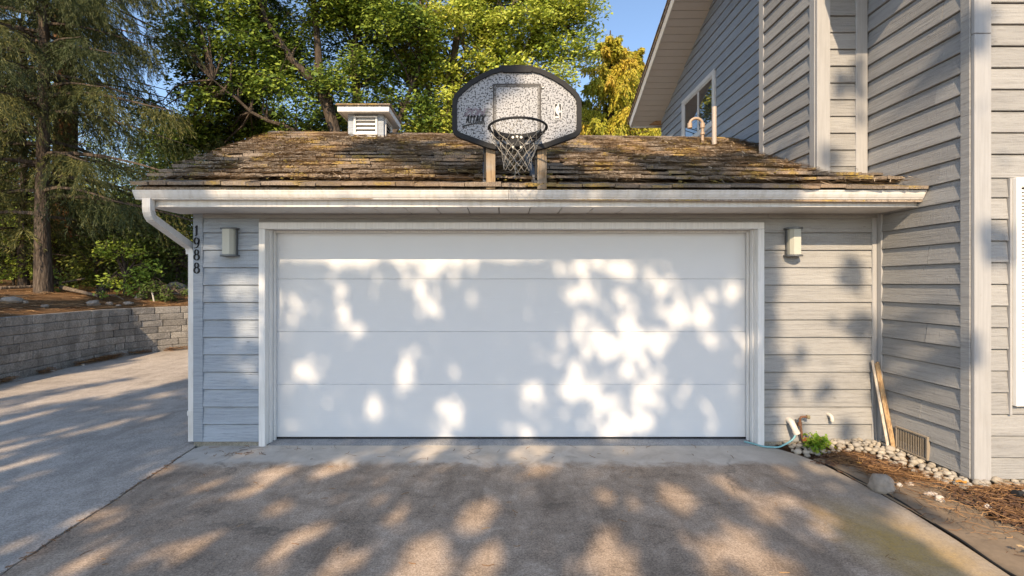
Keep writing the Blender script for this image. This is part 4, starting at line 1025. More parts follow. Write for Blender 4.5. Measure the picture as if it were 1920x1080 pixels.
def shrub(xp, yp, Y, w_, h_, label, seed, m, tint=(0,1), size=.085, dens=300, n=14):
    base = px(xp,yp,Y); base.z = bz(base.x,base.y); r2 = np.random.default_rng(seed)
    cl = blob_clumps(r2, [(base.x,base.y,base.z+h_*.5,w_,w_*.7,h_*.5)], n, min(w_,h_)*.38)
    tr = [base-Vector((0,0,.15)), base+Vector((.03,0,h_*.3)), base+Vector((-.02,0,h_*.6)), base+Vector((.0,.02,h_*.85))]
    return leafy_tree('shrub', label, 'shrub', 'shrubs on the wooded bank', base, tr, .03, [], cl, dens/ (min(w_,h_)*.38), size, m, M['bark'], seed, tint)
shrub(330,540,13.2,1.1,2.6,'dense green shrub beside the downspout under the gutter corner',61,M['leaf_dark'],(.1,.8),n=30)
shrub(262,500,13.0,1.2,2.0,'dark shrub behind the fallen branch, right of the spruce',62,M['leaf_dark'],(0,.85),n=28)
shrub(190,520,12.6,.9,1.7,'yellowing shrub just right of the spruce trunk',63,M['leaf_dark'],(.2,1.),n=22)
shrub(140,520,13.4,.8,1.2,'low olive shrub in front of the pine trunk',64,M['leaf_dark'],(.15,1.),n=16)
shrub(232,500,12.0,.8,1.5,'lit yellow green shrub between the fallen branch and the wall bend',75,M['leaf_yellow'],(0,.75),n=20)
shrub(120,500,14.6,1.3,2.6,'tall yellow green shrub behind the pine trunk base',76,M['leaf_yellow'],(0,.85),n=30)
shrub(25,505,12.5,1.0,2.0,'bright yellow green shrub at the left edge beside the spruce',65,M['leaf_yellow'],(0,.9),n=22)
shrub(310,560,11.75,.55,.42,'low dark green groundcover clump on top of the wall',66,M['leaf_dark'],(.1,.55),.06,420,18)
shrub(190,560,10.9,.22,.5,'small bright seedling bush above the bend of the wall',67,M['leaf_yellow'],(0,.8),.07,160,7)
shrub(94,525,11.3,.35,.6,'small green bush at the foot of the spruce trunk',68,M['leaf_yellow'],(0,.7),.07,160,9)
for i, (xp, Y, top, wd_, lab) in enumerate(((60,20,330,2.6,'tree tinted sunlit gold in the wood behind the spruce'),(210,21,330,2.8,'olive leaved tree in the wood behind the dark spruce'),(330,19,330,2.2,'leafy tree showing below the garage gutter'),(-90,19,200,2.8,'leafy tree past the left edge of the wood'),(120,26,120,3.2,'tall tree tinted sunlit yellow far back in the wood'),(300,26,200,3.0,'tall green tree far back behind the gutter corner'))):
    base = px(xp,540,Y); base.z = bz(base.x,base.y); zt = px(xp,top,Y).z; r2 = np.random.default_rng(70+i); hh = zt-base.z
    cl = blob_clumps(r2, [(base.x,base.y,base.z+hh*.5,wd_,1.4,hh*.52)], 70, .75)
    leafy_tree('woodland_tree', lab, 'tree', 'trees deep in the wood', base, [base-Vector((0,0,.2)),base+Vector((.1,0,hh*.3)),base+Vector((0,.1,hh*.6)),base+Vector((.1,0,hh*.9))], .12, [], cl, 380, .12, M['leaf_yellow' if i in (0,1,3,4) else 'leaf_dark'], M['bark'], 80+i, (.1,.95))  # yellow leaf colour paints in the sunlit look of the background wood

shrub(120,525,15.5,2.6,2.4,'broad olive thicket shading the ground behind the pine',70,M['leaf_dark'],(0,.8),.1,300,44)
shrub(285,535,16.5,2.8,2.6,'broad green thicket behind the white marker stake',73,M['leaf_dark'],(.05,.85),.1,300,46)
shrub(-40,520,14.5,2.2,2.4,'broad golden thicket past the left edge spruce',74,M['leaf_yellow'],(0,.8),.1,300,36)
# ------------------------------------------------------------------ tall trees behind the photographer, crowns carved so the light dapples set spots
GAPS = [(-1.49,1.96,0.14,0.07,1.0),(-1.69,1.90,0.05,0.08,0.5),(-1.79,1.68,0.11,0.18,1.0),(-1.75,1.41,0.09,0.17,1.0),(-1.44,1.75,0.10,0.18,0.6),(-1.39,1.58,0.07,0.06,1.0),(-1.57,1.23,0.09,0.13,1.0),(-2.05,0.84,0.12,0.20,1.0),(-0.86,1.93,0.10,0.08,1.0),(-0.97,1.86,0.11,0.10,0.6),(-0.60,1.96,0.11,0.06,1.0),(-0.60,1.72,0.09,0.11,1.0),(-0.81,1.54,0.10,0.17,1.0),(-1.14,1.66,0.07,0.15,0.6),(-0.35,1.68,0.08,0.18,1.0),(-0.09,1.54,0.07,0.15,0.7),(-1.08,0.80,0.13,0.18,1.0),(-0.91,0.89,0.09,0.15,0.7),(-0.57,0.83,0.05,0.10,0.6),(-0.62,0.37,0.19,0.19,1.0),(-1.40,0.37,0.09,0.18,1.0),(-1.61,0.28,0.07,0.12,0.6),(-1.06,0.44,0.10,0.15,0.6),(-1.94,0.44,0.11,0.11,0.3),(-1.77,0.57,0.07,0.10,0.3),(-2.12,1.47,0.09,0.07,0.3),(-0.02,0.93,0.09,0.25,0.5),(0.21,1.57,0.11,0.16,0.6),(0.55,1.87,0.08,0.08,1.0),(0.78,1.86,0.14,0.14,1.0),(0.78,1.66,0.17,0.12,1.0),(0.91,1.93,0.09,0.07,1.0),(1.24,1.88,0.12,0.11,1.0),(1.23,1.34,0.08,0.21,1.0),(1.23,0.98,0.07,0.23,1.0),(0.82,1.29,0.20,0.16,0.8),(0.96,1.11,0.14,0.14,1.0),(0.36,0.98,0.07,0.08,1.0),(0.50,1.02,0.05,0.09,0.5),(0.73,0.84,0.09,0.11,1.0),(0.69,0.66,0.20,0.11,1.0),(0.26,0.46,0.12,0.19,1.0),(0.35,0.68,0.09,0.07,1.0),(0.12,0.21,0.14,0.09,1.0),(0.55,0.21,0.23,0.09,0.6),(0.96,0.55,0.09,0.18,0.6),(0.96,0.30,0.14,0.16,0.8),(1.66,1.90,0.14,0.09,0.6),(1.64,1.69,0.18,0.16,1.0),(1.48,1.00,0.12,0.27,1.0),(1.43,0.44,0.10,0.29,1.0),(1.75,1.41,0.16,0.14,1.0),(2.02,1.41,0.20,0.20,1.0),(2.16,1.57,0.18,0.11,1.0),(2.11,1.20,0.11,0.14,1.0),(2.36,1.70,0.11,0.08,1.0),(1.62,1.20,0.14,0.18,1.0),(1.80,0.62,0.16,0.14,0.8),(2.11,0.32,0.14,0.16,1.0),(2.34,0.62,0.11,0.14,0.6),(1.91,0.23,0.18,0.09,0.8),(2.43,1.09,0.06,0.18,1.0),(1.62,0.75,0.14,0.14,0.8),(-2.57,1.52,0.11,0.12,1.0),(-2.59,1.31,0.10,0.13,0.6),(-2.58,1.15,0.07,0.09,1.0),(-2.58,0.77,0.13,0.16,0.7),(-2.98,0.72,0.06,0.16,0.6),(-3.05,1.95,0.07,0.10,0.8),(-2.94,1.96,0.10,0.06,0.7),(-3.08,1.47,0.05,0.21,0.4),(-1.84,-0.44,0.10,0.12,1.0),(-1.75,-0.68,0.09,0.11,1.0),(-1.53,-0.52,0.07,0.09,0.8),(-1.36,-0.39,0.09,0.11,1.0),(-1.04,-0.58,0.07,0.09,0.6),(-1.31,-0.87,0.07,0.09,0.9),(-0.82,-0.97,0.09,0.11,0.5),(-0.91,-1.16,0.08,0.10,1.0),(-0.91,-1.22,0.07,0.09,1.0),(-0.42,-0.66,0.09,0.11,0.3),(0.12,-0.94,0.13,0.16,1.0),(0.25,-1.08,0.09,0.11,0.6),(-0.04,-1.35,0.17,0.21,1.0),(0.33,-1.34,0.13,0.16,1.0),(-0.43,-1.29,0.09,0.11,0.7),(-0.51,-1.37,0.10,0.12,0.9),(-0.93,-1.38,0.10,0.12,0.9),(-0.40,-1.13,0.08,0.10,0.5),(-0.72,-0.05,0.14,0.18,0.9),(-2.31,-0.22,0.10,0.12,0.5),(0.46,-0.44,0.09,0.11,0.9),(0.29,-0.14,0.14,0.18,0.9),(0.57,-0.02,0.10,0.12,0.6),(0.97,-0.66,0.12,0.15,0.6),(0.93,-0.79,0.10,0.12,0.6),(1.50,-0.75,0.08,0.10,1.0),(1.63,-0.82,0.10,0.12,1.0),(1.79,-0.54,0.10,0.12,0.6),(1.72,-0.37,0.12,0.15,0.6),(2.03,-0.64,0.10,0.12,0.9),(2.19,-0.77,0.10,0.12,0.9),(2.36,-0.84,0.10,0.12,0.9),(1.01,-1.23,0.09,0.11,1.0),(1.06,-1.29,0.11,0.14,1.0),(1.12,-1.37,0.13,0.16,1.0),(1.72,-1.08,0.10,0.12,0.5),(1.53,-1.12,0.12,0.15,0.6),(1.87,-1.13,0.10,0.12,0.9),(1.78,-1.26,0.12,0.15,0.9),(1.89,-1.32,0.14,0.18,1.0),(1.70,-1.35,0.12,0.15,0.9),(1.94,-1.39,0.14,0.18,1.0),(2.16,-1.23,0.10,0.12,0.6),(0.72,-1.37,0.10,0.12,0.6),(1.07,-1.07,0.09,0.11,0.4),(0.50,-0.73,0.09,0.11,0.3),(2.33,-1.03,0.12,0.15,0.7),(3.10,-1.05,0.13,0.16,1.0),(3.17,-1.16,0.14,0.18,1.0),(3.19,-1.28,0.14,0.18,1.0),(3.21,-1.37,0.12,0.15,1.0),(3.13,-0.93,0.09,0.11,0.7),(2.96,-0.60,0.10,0.12,0.8),(2.91,-0.41,0.10,0.12,0.9),(3.00,-0.76,0.08,0.10,0.7),(-5.93,0.46,0.06,0.08,1.0),(-5.96,0.53,0.06,0.08,1.0),(-5.98,0.60,0.06,0.08,1.0),(-6.01,0.67,0.06,0.08,1.0),(-6.04,0.75,0.06,0.08,1.0),(-6.06,0.82,0.06,0.08,1.0),(-6.09,0.89,0.06,0.08,1.0),(-6.12,0.96,0.06,0.08,1.0),(-4.84,-0.11,0.06,0.07,1.0),(-4.82,-0.04,0.06,0.07,1.0),(-4.80,0.03,0.06,0.07,1.0),(-4.78,0.10,0.06,0.07,1.0),(-4.76,0.17,0.06,0.07,1.0),(-4.74,0.24,0.06,0.07,1.0),(-4.72,0.31,0.06,0.07,1.0),(-4.70,0.38,0.06,0.07,1.0),(-4.68,0.45,0.06,0.07,1.0),(-4.66,0.52,0.06,0.07,1.0),(-4.64,0.59,0.06,0.07,1.0),(-4.26,-0.41,0.06,0.08,1.0),(-4.25,-0.33,0.06,0.08,1.0),(-4.25,-0.25,0.06,0.08,1.0),(-3.75,-0.68,0.06,0.08,0.9),(-3.77,-0.57,0.06,0.08,0.9),(-7.01,1.15,0.07,0.09,0.6),(-7.02,1.25,0.07,0.09,0.6),(-7.03,1.35,0.07,0.09,0.6),(-7.04,1.45,0.07,0.09,0.6),(-7.06,1.54,0.07,0.09,0.6),(-7.26,1.74,0.08,0.10,0.9),(-7.26,1.85,0.08,0.10,0.9),(-7.27,1.95,0.08,0.10,0.9),(-6.10,1.24,0.07,0.10,1.0),(-6.11,1.33,0.07,0.10,1.0),(-6.12,1.43,0.07,0.10,1.0),(-6.14,1.53,0.07,0.10,1.0),(-6.15,1.63,0.07,0.10,1.0),(-6.16,1.72,0.07,0.10,1.0),(-6.17,1.82,0.07,0.10,1.0),(-6.18,1.92,0.07,0.10,1.0),(-6.19,2.02,0.07,0.10,1.0),(-6.21,2.12,0.07,0.10,1.0),(-6.22,2.21,0.07,0.10,1.0),(-6.23,2.31,0.07,0.10,1.0),(-5.50,1.28,0.06,0.08,0.8),(-5.49,1.35,0.06,0.08,0.8),(-5.49,1.43,0.06,0.08,0.8),(-5.48,1.51,0.06,0.08,0.8),(-5.48,1.59,0.06,0.08,0.8),(-5.47,1.66,0.06,0.08,0.8),(-5.47,1.74,0.06,0.08,0.8),(-8.80,2.58,0.09,0.12,0.9),(-8.79,2.69,0.09,0.12,0.9),(-8.79,2.81,0.09,0.12,0.9),(-8.79,2.92,0.09,0.12,0.9),(-8.78,3.04,0.09,0.12,0.9),(-8.78,3.15,0.09,0.12,0.9),(-8.77,3.26,0.09,0.12,0.9),(-8.77,3.38,0.09,0.12,0.9),(-8.96,3.57,0.12,0.16,0.9),(-8.97,3.71,0.12,0.16,0.9),(-8.99,3.86,0.12,0.16,0.9),(-9.00,4.00,0.12,0.16,0.9),(-9.02,4.15,0.12,0.16,0.9),(-9.03,4.29,0.12,0.16,0.9),(-9.05,4.44,0.12,0.16,0.9),(-7.20,1.11,0.08,0.10,0.6),(-7.13,1.24,0.08,0.10,0.6),(-3.22,-0.35,0.05,0.07,0.5),(-3.25,-0.29,0.05,0.07,0.5),(-3.27,-0.23,0.05,0.07,0.5),(-3.30,-0.16,0.05,0.07,0.5),(-3.33,-0.10,0.05,0.07,0.5),(-3.36,-0.04,0.05,0.07,0.5),(-3.38,0.02,0.05,0.07,0.5),(-3.41,0.08,0.05,0.07,0.5),(-3.44,0.15,0.05,0.07,0.5),(-3.47,0.21,0.05,0.07,0.5),(-3.49,0.27,0.05,0.07,0.5),(-3.83,-0.37,0.05,0.07,0.5),(-3.65,-0.26,0.05,0.07,0.5),(-6.66,1.90,0.06,0.08,0.6),(-6.59,1.99,0.06,0.08,0.6),(-6.53,2.07,0.06,0.08,0.6),(-6.47,2.16,0.06,0.08,0.6),(-6.41,2.25,0.06,0.08,0.6)]
rga = np.random.default_rng(12)
GAPS += [(rga.uniform(-3.2,2.9),rga.uniform(-1.5,-.35),.055,.085,rga.uniform(.6,1)) for _ in range(26)]+[(rga.uniform(-5.6,-3.3),rga.uniform(-.3,1.6),.045,.07,rga.uniform(.7,1)) for _ in range(30)]
GA = np.array(GAPS)
def lit_amount(u, v):
    L = np.zeros(len(u)); wob = np.array([1.1*noise.noise((a*7,b*7,4))+.5*noise.noise((a*19,b*19,9)) for a, b in zip(u,v)])
    for (a,b,ra,rb_,s) in GA:
        gx = (.055 if b > -.05 else .065)+(.05 if -3.2 < a < -2.45 and b > -.05 else 0); q = ((u-a)/max(ra+gx,.10))**2+((v-b)/max(rb_+gx,.115))**2+wob*(1 if b > -.05 else .6); L = np.maximum(L, s*(.90 if b > -.05 else 1)*np.clip((1.15-q)/.7,0,1))
    # sunny side: the right wall and planted bed stand mostly clear
    L = np.maximum(L, np.clip((u-2.62)/.15,0,1)*.97*(v < 2.6)*(v > -.05)); L = np.where(u > 3.66, np.maximum(L,.97), L)
    L = np.maximum(L, np.clip((u-3.0+.12*v)/.25,0,1)*1.*(v <= -.05))
    return L
DARK = np.array([(3.48,1.68,.14,.2),(3.56,1.16,.15,.17),(2.85,.90,.2,.12),(3.2,.52,.1,.15),(3.46,.12,.12,.12),(2.66,1.7,.09,.4),(2.70,.75,.08,.35),(3.75,.9,.1,.25),(2.66,.2,.08,.3),(3.98,3.0,.16,.25),(3.88,.45,.2,.14),(4.12,1.25,.16,.2),(3.3,3.0,.14,.16),(2.95,3.5,.16,.2),(3.5,3.75,.2,.14),(2.75,3.0,.12,.3),(3.15,2.55,.2,.1)])
def crown_filter(P, rng):
    k = (4.6-P[:,1]); u = P[:,0]+.23*k; v = P[:,2]-.69*k
    L = lit_amount(u,v)
    nz = np.array([noise.noise((a*1.1,b*.8,1.7)) for a, b in zip(u,v)])
    up = np.clip((nz+.12)/.13,0,1)
    Lz = np.where((v > 1.95) & (u > -3.3), np.clip(.35+.12*u,.1,.9)*0+up, 0); L = np.maximum(L, Lz)
    far = np.where(u < -6.2, np.clip((nz+.10)/.12,0,1), 0); L = np.maximum(L, far)
    left = np.where((u < -3.2) & (u >= -6.2) & (v > 1.0), np.clip((nz-.12)/.12,0,1), 0); L = np.maximum(L, left)
    # upper storey of the house is mostly in the sun
    L = np.maximum(L, np.where((v > 2.2) & (u > 1.2), .9*np.clip((nz+.28)/.15,0,1), 0))
    for (a,b,ra,rb_) in DARK:
        q = ((u-a)/ra)**2+((v-b)/rb_)**2; L = np.where(q < 1.0, L*np.clip(.45+(q-.4)/.9,.45,1), L)
    return rng.uniform(0,1,len(u)) > L*1.03
def shade_tree(label, ulo, uhi, vlo, vhi, Y0, n, r, seed, trunk_u):
    r2 = np.random.default_rng(seed); cl = []
    for _ in range(n):
        y = Y0+r2.uniform(-1.2,1.2); k = 4.6-y; cl.append((r2.uniform(ulo,uhi)-.23*k, y, r2.uniform(vlo,vhi)+.69*k, r*r2.uniform(.8,1.25)))
    k = 4.6-Y0; tx = trunk_u-.23*k; zc = (vlo+vhi)/2+.69*k; base = Vector((tx,Y0-1.6,-.1))
    tr = [base, base+Vector((.1,.2,zc*.3)), base+Vector((-.1,.3,zc*.55)), base+Vector((0,.2,zc*.8)), base+Vector((0,.1,zc*1.15))]
    leafy_tree('shade_tree', label, 'tree', 'tall trees across the drive', base, tr, .3, [], cl, 430, .15, M['leaf'], M['bark'], seed, extra_tw=False, light=crown_filter)
shade_tree('tall leafy tree across the drive whose crown dapples the garage door', -4.2, 4.3, -2.6, 4.3, -9.0, 330, .62, 91, -6.5)
shade_tree('tall leafy tree across the drive whose crown dapples the side slab', -13.0, -4.0, -2.0, 7.5, -10.0, 330, .72, 92, -11)

# ------------------------------------------------------------------ planted bed at the right
def edge_x(y):
    P = sorted([(b,a) for a,b in edge]); 
    for (y0,x0),(y1,x1) in zip(P,P[1:]):
        if y0 <= y <= y1: return lerp(x0,x1,(y-y0)/(y1-y0+1e-9))
    return 2.6
def bed_z(x, y): return -.012+.045*min(1,max(0,(x-edge_x(y)-.02)/.35))+.012*noise.noise((x*3,y*3,1))
ys = [4.60,4.56,4.5,4.42,4.32,4.2,4.05,3.9,3.78,3.67]+[3.6-.1*i for i in range(20)]+[1.4,.8,0,-1,-3,-6,-9]
gv, gf = [], []; NS = 40
for y in ys:
    xm = 3.765 if y > 3.655 else 9.0; x0 = edge_x(min(y,4.585))+.004
    for i in range(NS+1):
        t = (i/NS)**1.6; x = lerp(x0,xm,t); gv.append((x,y,bed_z(x,y)))
for j in range(len(ys)-1):
    for i in range(NS): gf.append((j*(NS+1)+i,(j+1)*(NS+1)+i,(j+1)*(NS+1)+i+1,j*(NS+1)+i+1))
M['mulch'] = litter_mat('dark_bark_mulch', [(.035,.020,.012),(.11,.062,.035),(.21,.125,.07)], 1.4)
tag(from_arrays('garden_bed', gv, gf, M['mulch'], smooth=True), kind='structure')

import bmesh
def rock_mesh(name, seed, sub, sx, sy, sz, amp, m, fr=1.6):
    bm = bmesh.new(); bmesh.ops.create_icosphere(bm, subdivisions=sub, radius=1)
    for v in bm.verts:
        k = 1+amp*noise.noise(v.co*fr+Vector((seed*7.3,seed*1.7,0)))+amp*.4*noise.noise(v.co*fr*2.7+Vector((0,seed*3.1,5)))
        v.co = Vector((v.co.x*sx*k,v.co.y*sy*k,v.co.z*sz*k))
    me = bpy.data.meshes.new(name); bm.to_mesh(me); bm.free(); me.polygons.foreach_set('use_smooth', np.ones(len(me.polygons),bool)); me.materials.append(m); return me
def pebble_mat(name, stops):
    t = NT(name); c = t.ramp(t.rnd(), stops); f = t.noise(t.coord('Object',(1,1,1),9.),40,4,.6); c2 = t.mix(f, c, (.30,.26,.20)); c = t.mix(.45, c, c2)
    t.set(c,.75,0,.3); t.bump(f,.3,.004); return t.m
M['pebble'] = pebble_mat('river_pebble', [(0.,(.22,.20,.17)),(.25,(.36,.31,.24)),(.5,(.46,.41,.33)),(.75,(.33,.31,.28)),(1.,(.50,.45,.37))])
pbed = MB(); pbed.add([(2.70,4.598,.010),(3.745,4.598,.012),(3.745,3.655,.030),(5.2,3.655,.03),(5.2,3.52,.032),(3.50,3.52,.030),(3.42,4.0,.025),(3.33,4.33,.018),(2.82,4.37,.004)],[(8,7,6,5,4,3,2,1,0)])
pb = pbed.build('pebble_bed', M['mulch'], fix=False); tag(pb, kind='structure')
PM = [rock_mesh('pebble', i, 2, 1, random.uniform(.68,.95), random.uniform(.5,.75), .28, M['pebble']) for i in range(7)]
def in_bed(x, y):
    if y > 4.30 and x > 2.78+max(0,4.40-y)*.6 and x < 3.735: return y < 4.575
    if 3.655 < y <= 4.30 and x < 3.72: return x > 3.40+.10*(4.3-y)+.04*math.sin(y*9)
    return 3.50+.03*math.sin(x*7) < y <= 3.63 and 3.48 < x < 5.0
rp = random.Random(5); pts = []
for _ in range(14000):
    x, y = rp.uniform(2.75,4.6), rp.uniform(3.46,4.6)
    if not in_bed(x,y): continue
    r = rp.choice((.020,.024,.028,.032,.036,.042))
    if all((x-a)**2+(y-b)**2 > (.80*(r+c))**2 for a,b,c in pts): pts.append((x,y,r))
pts.sort(key=lambda p: -p[2]); small_v, small_f = [], []
for i, (x,y,r) in enumerate(pts):
    me = PM[rp.randrange(7)]; X = Matrix.Translation((x,y,bed_z(x,y)+r*.45+rp.uniform(0,.012))) @ Matrix.Rotation(rp.uniform(0,6.3),4,'Z') @ Matrix.Rotation(rp.uniform(-.4,.4),4,'X') @ Matrix.Scale(r,4)
    if i < 298:
        o = bpy.data.objects.new('pebble', me); o.matrix_basis = X; COL.objects.link(o); o.parent = pb; o.matrix_parent_inverse = Matrix.Translation(-W['pebble_bed'])
    else:
        b = len(small_v); small_v += [X @ v.co for v in me.vertices]; small_f += [tuple(b+k for k in q.vertices) for q in me.polygons]
if small_v: tag(from_arrays('pebble', small_v, small_f, M['pebble'], pb, smooth=True, origin=False), kind='stuff')
M['rock'] = simple('weathered_grey_rock', (.30,.25,.20), .85, 0, .5, 26, .9)
M['rock2'] = simple('pale_stone', (.52,.46,.39), .8, 0, .25, 20, .3)
def rock(x, y, z, s, label, seed, m, group=None, cat='rock', name='rock'):
    me = rock_mesh(name, seed, 3, s[0], s[1], s[2], .38, m); o = mesh_obj(name, me, m, None, (x,y,z+s[2]*.6)); o.rotation_euler = (0,0,seed*1.3); return tag(o, label, cat, group)
rock(2.965,3.60,.0,(.098,.085,.075),'large rounded pale boulder on the driveway edge beside torn fabric',3,M['rock'])
rock(3.20,3.44,.03,(.05,.028,.018),'flat grey stone lying on the brown fabric behind a white pebble',5,M['rock2'],'loose stones on the fabric')
rock(3.19,3.36,.03,(.032,.028,.024),'round white pebble lying on the brown fabric before the flat stone',6,M['rock2'],'loose stones on the fabric')
rock(3.41,3.235,.035,(.020,.018,.018),'small bright white pebble alone among the pine needles',7,M['shutter'],'loose stones on the fabric')
rock(3.10,3.60,.03,(.03,.02,.016),'small tan stone on the fabric right behind the boulder',8,M['rock2'],'loose stones on the fabric')
rock(3.20,3.62,.03,(.028,.022,.016),'small tan stone on the fabric nearest the pebble strip',9,M['rock2'],'loose stones on the fabric')
# landscape fabric, torn and buckled
fv, ff = [], []; NY, NX2 = 46, 14
for j in range(NY+1):
    y = lerp(4.22,1.7,j/NY); wdt = .50+.10*math.sin(j*.55)+.06*math.sin(j*1.7+1)
    if y > 3.9: wdt *= .55+.45*(4.22-y)/.32
    for i in range(NX2+1):
        t = i/NX2; x = edge_x(y)+.012+t*wdt; hump = .030*math.exp(-((t-.12)/.16)**2)*(.6+.6*noise.noise((y*2.2,3,1)))
        fv.append((x,y+.03*noise.noise((x*5,y*3,2)),bed_z(x,y)+.010+max(0,hump)+.016*noise.noise((x*6,y*4,9))+.03*max(0,noise.noise((x*3.1,y*2.3,4)))))
for j in range(NY):
    for i in range(NX2): ff.append((j*(NX2+1)+i,(j+1)*(NX2+1)+i,(j+1)*(NX2+1)+i+1,j*(NX2+1)+i+1))
M['fabric'] = simple('dusty_brown_fabric', (.22,.165,.11), .9, 0, .25, 25, .35)
fo = from_arrays('landscape_fabric', fv, ff, M['fabric'], smooth=True); so_ = fo.modifiers.new('thick','SOLIDIFY'); so_.thickness = .004
tag(fo, 'torn brown landscape fabric buckled along the driveway edge', 'fabric')

def ribbons(P, D, Nn, L, Wd, bend, rng):
    n = len(P); D = unit(D); S = unit(np.cross(Nn,D)); L = L.reshape(-1,1); Wd = np.broadcast_to(np.asarray(Wd).reshape(-1,1),(n,1)); bb = rng.uniform(-bend,bend,(n,1)); up = rng.uniform(-.15,.35,(n,1))*L
    pts_ = [P-D*L/2, P+S*bb*L+Nn*up*.25, P+D*L/2+Nn*up*.15]; V = np.empty((n,6,3))
    for k, q in enumerate(pts_): V[:,2*k] = q-S*Wd/2+Nn*Wd*.3; V[:,2*k+1] = q+S*Wd/2-Nn*Wd*.3
    b = (np.arange(n)*6)[:,None]; F = np.concatenate([b+np.array([[0,1,3,2]]), b+np.array([[2,3,5,4]])]); return V.reshape(-1,3), F
tn = NT('dry_pine_needle'); at = tn.n('Attribute'); at.attribute_name = 'tint'
tn.set(tn.ramp(at.outputs['Fac'], [(0.,(.08,.04,.02)),(.4,(.24,.125,.052)),(.75,(.44,.25,.105)),(1.,(.60,.45,.26))]), .7, 0, .3); M['dry'] = tn.m
rg4 = np.random.default_rng(44)
def litter(name, xy, zfun, L, Wd, parent=None, label=None, lift=.008, bend=.25, cat=None, tint=(0,1)):
    n = len(xy); P = np.empty((n,3)); P[:,:2] = xy; P[:,2] = [zfun(a,b) for a,b in xy]; P[:,2] += rg4.uniform(.001,lift,n)
    a = rg4.uniform(0,2*math.pi,n); D = np.stack([np.cos(a),np.sin(a),rg4.uniform(-.12,.12,n)],1); Nn = np.tile(np.array([0,0,1.]),(n,1))
    V, F = ribbons(P,D,Nn,rg4.uniform(L[0],L[1],n),rg4.uniform(Wd[0],Wd[1],n),bend,rg4); tt = rg4.uniform(tint[0],tint[1],n)
    return tag(from_arrays(name, V, F, M['dry'], parent, attr=np.repeat(tt,6)), label, cat, kind='stuff')
xy = []
for _ in range(30000):
    x, y = rg4.uniform(2.95,4.9), rg4.uniform(1.9,3.52); dd = x-edge_x(y)
    pr = np.clip((dd-.38)/.3,.03,1)*(.35+.65*(noise.noise((x*2.3,y*2.3,6))>-.15))
    if rg4.uniform() < pr*.45: xy.append((x,y))
for cx_, cy_, s_, n_ in ((3.10,4.10,.10,500),(3.17,3.82,.10,420),(3.3,3.75,.12,200),(3.35,3.45,.2,260),(3.2,3.2,.2,160)):
    xy += [tuple(q) for q in rg4.normal((cx_,cy_),s_,(n_,2)) if q[0] > edge_x(min(4.5,q[1]))+.03 and q[0] < 3.72]
litter('pine_needles', np.array(xy), lambda x,y: bed_z(x,y)+.022, (.05,.15), (.0018,.0034), label='dry brown pine needles heaped over the planted bed', lift=.03, cat='pine needles', tint=(0,.74))
# bark chips
n = 3600; P = np.stack([rg4.uniform(3.1,4.9,n),rg4.uniform(1.9,3.52,n)],1); k = np.array([a-edge_x(b) > .42+.1*noise.noise((a*4,b*4,0)) for a,b in P]); P = P[k]
P = np.concatenate([P, rg4.normal((3.10,4.10),(.12,.07),(320,2)), rg4.normal((3.2,3.95),(.12,.1),(160,2))]); ch = MB()
for a, b in P:
    th = rg4.uniform(0,6.3); d = Vector((math.cos(th),math.sin(th),rg4.uniform(-.3,.3))).normalized(); s = d.cross(Vector((0,0,1))).normalized(); u = s.cross(d)
    ch.obox((a,b,bed_z(a,b)+.018+rg4.uniform(0,.02)), d, s, u, rg4.uniform(.008,.028), rg4.uniform(.004,.010), .0025)
M['chip'] = simple('red_brown_bark_chip', (.12,.065,.038), .9, 0, .5, 30, .2)
tag(ch.build('bark_chips', M['chip'], fix=False), 'red brown bark chips scattered over the planted bed', 'bark chips', kind='stuff')
# leaves lying about
def leaf_flat(x, y, z, s, m, label, seed, group=None, name='fallen_leaf'):
    rr = random.Random(seed); n = 12; mb = MB(); vs = [(x,y,z+.004)]
    for i in range(n):
        a = 2*math.pi*i/n; r = s*(1 if i % 2 == 0 else .62)*rr.uniform(.8,1.1); vs.append((x+r*math.cos(a),y+r*.8*math.sin(a),z+rr.uniform(0,.35)*r))
    mb.add(vs, [(0,1+i,1+(i+1)%n) for i in range(n)]); return tag(mb.build(name, m, fix=False), label, 'leaf', group)
M['leaf_fall'] = simple('fallen_yellow_leaf', (.62,.42,.12), .6, 0, .2, 30, .1); M['leaf_tan'] = simple('fallen_tan_leaf', (.58,.40,.20), .7, 0, .2, 30, .1); M['leaf_or'] = simple('fallen_orange_leaf', (.55,.27,.05), .6, 0, .2, 30, .1)
leaf_flat(3.56,3.57,.075,.05,M['leaf_or'],'orange yellow leaf on the pebbles at the house corner',1)
leaf_flat(3.645,3.02,.075,.045,M['leaf_tan'],'pale curled leaf on the needles near the right edge',2)
leaf_flat(3.10,2.655,.07,.045,M['leaf_fall'],'larger yellow leaf on the fabric low at the right',3)
leaf_flat(3.05,2.70,.07,.028,M['leaf_tan'],'narrow tan leaf touching the larger yellow leaf',4)
leaf_flat(3.06,3.95,.075,.022,M['leaf_or'],'small orange leaf on the dark mulch heap',5)
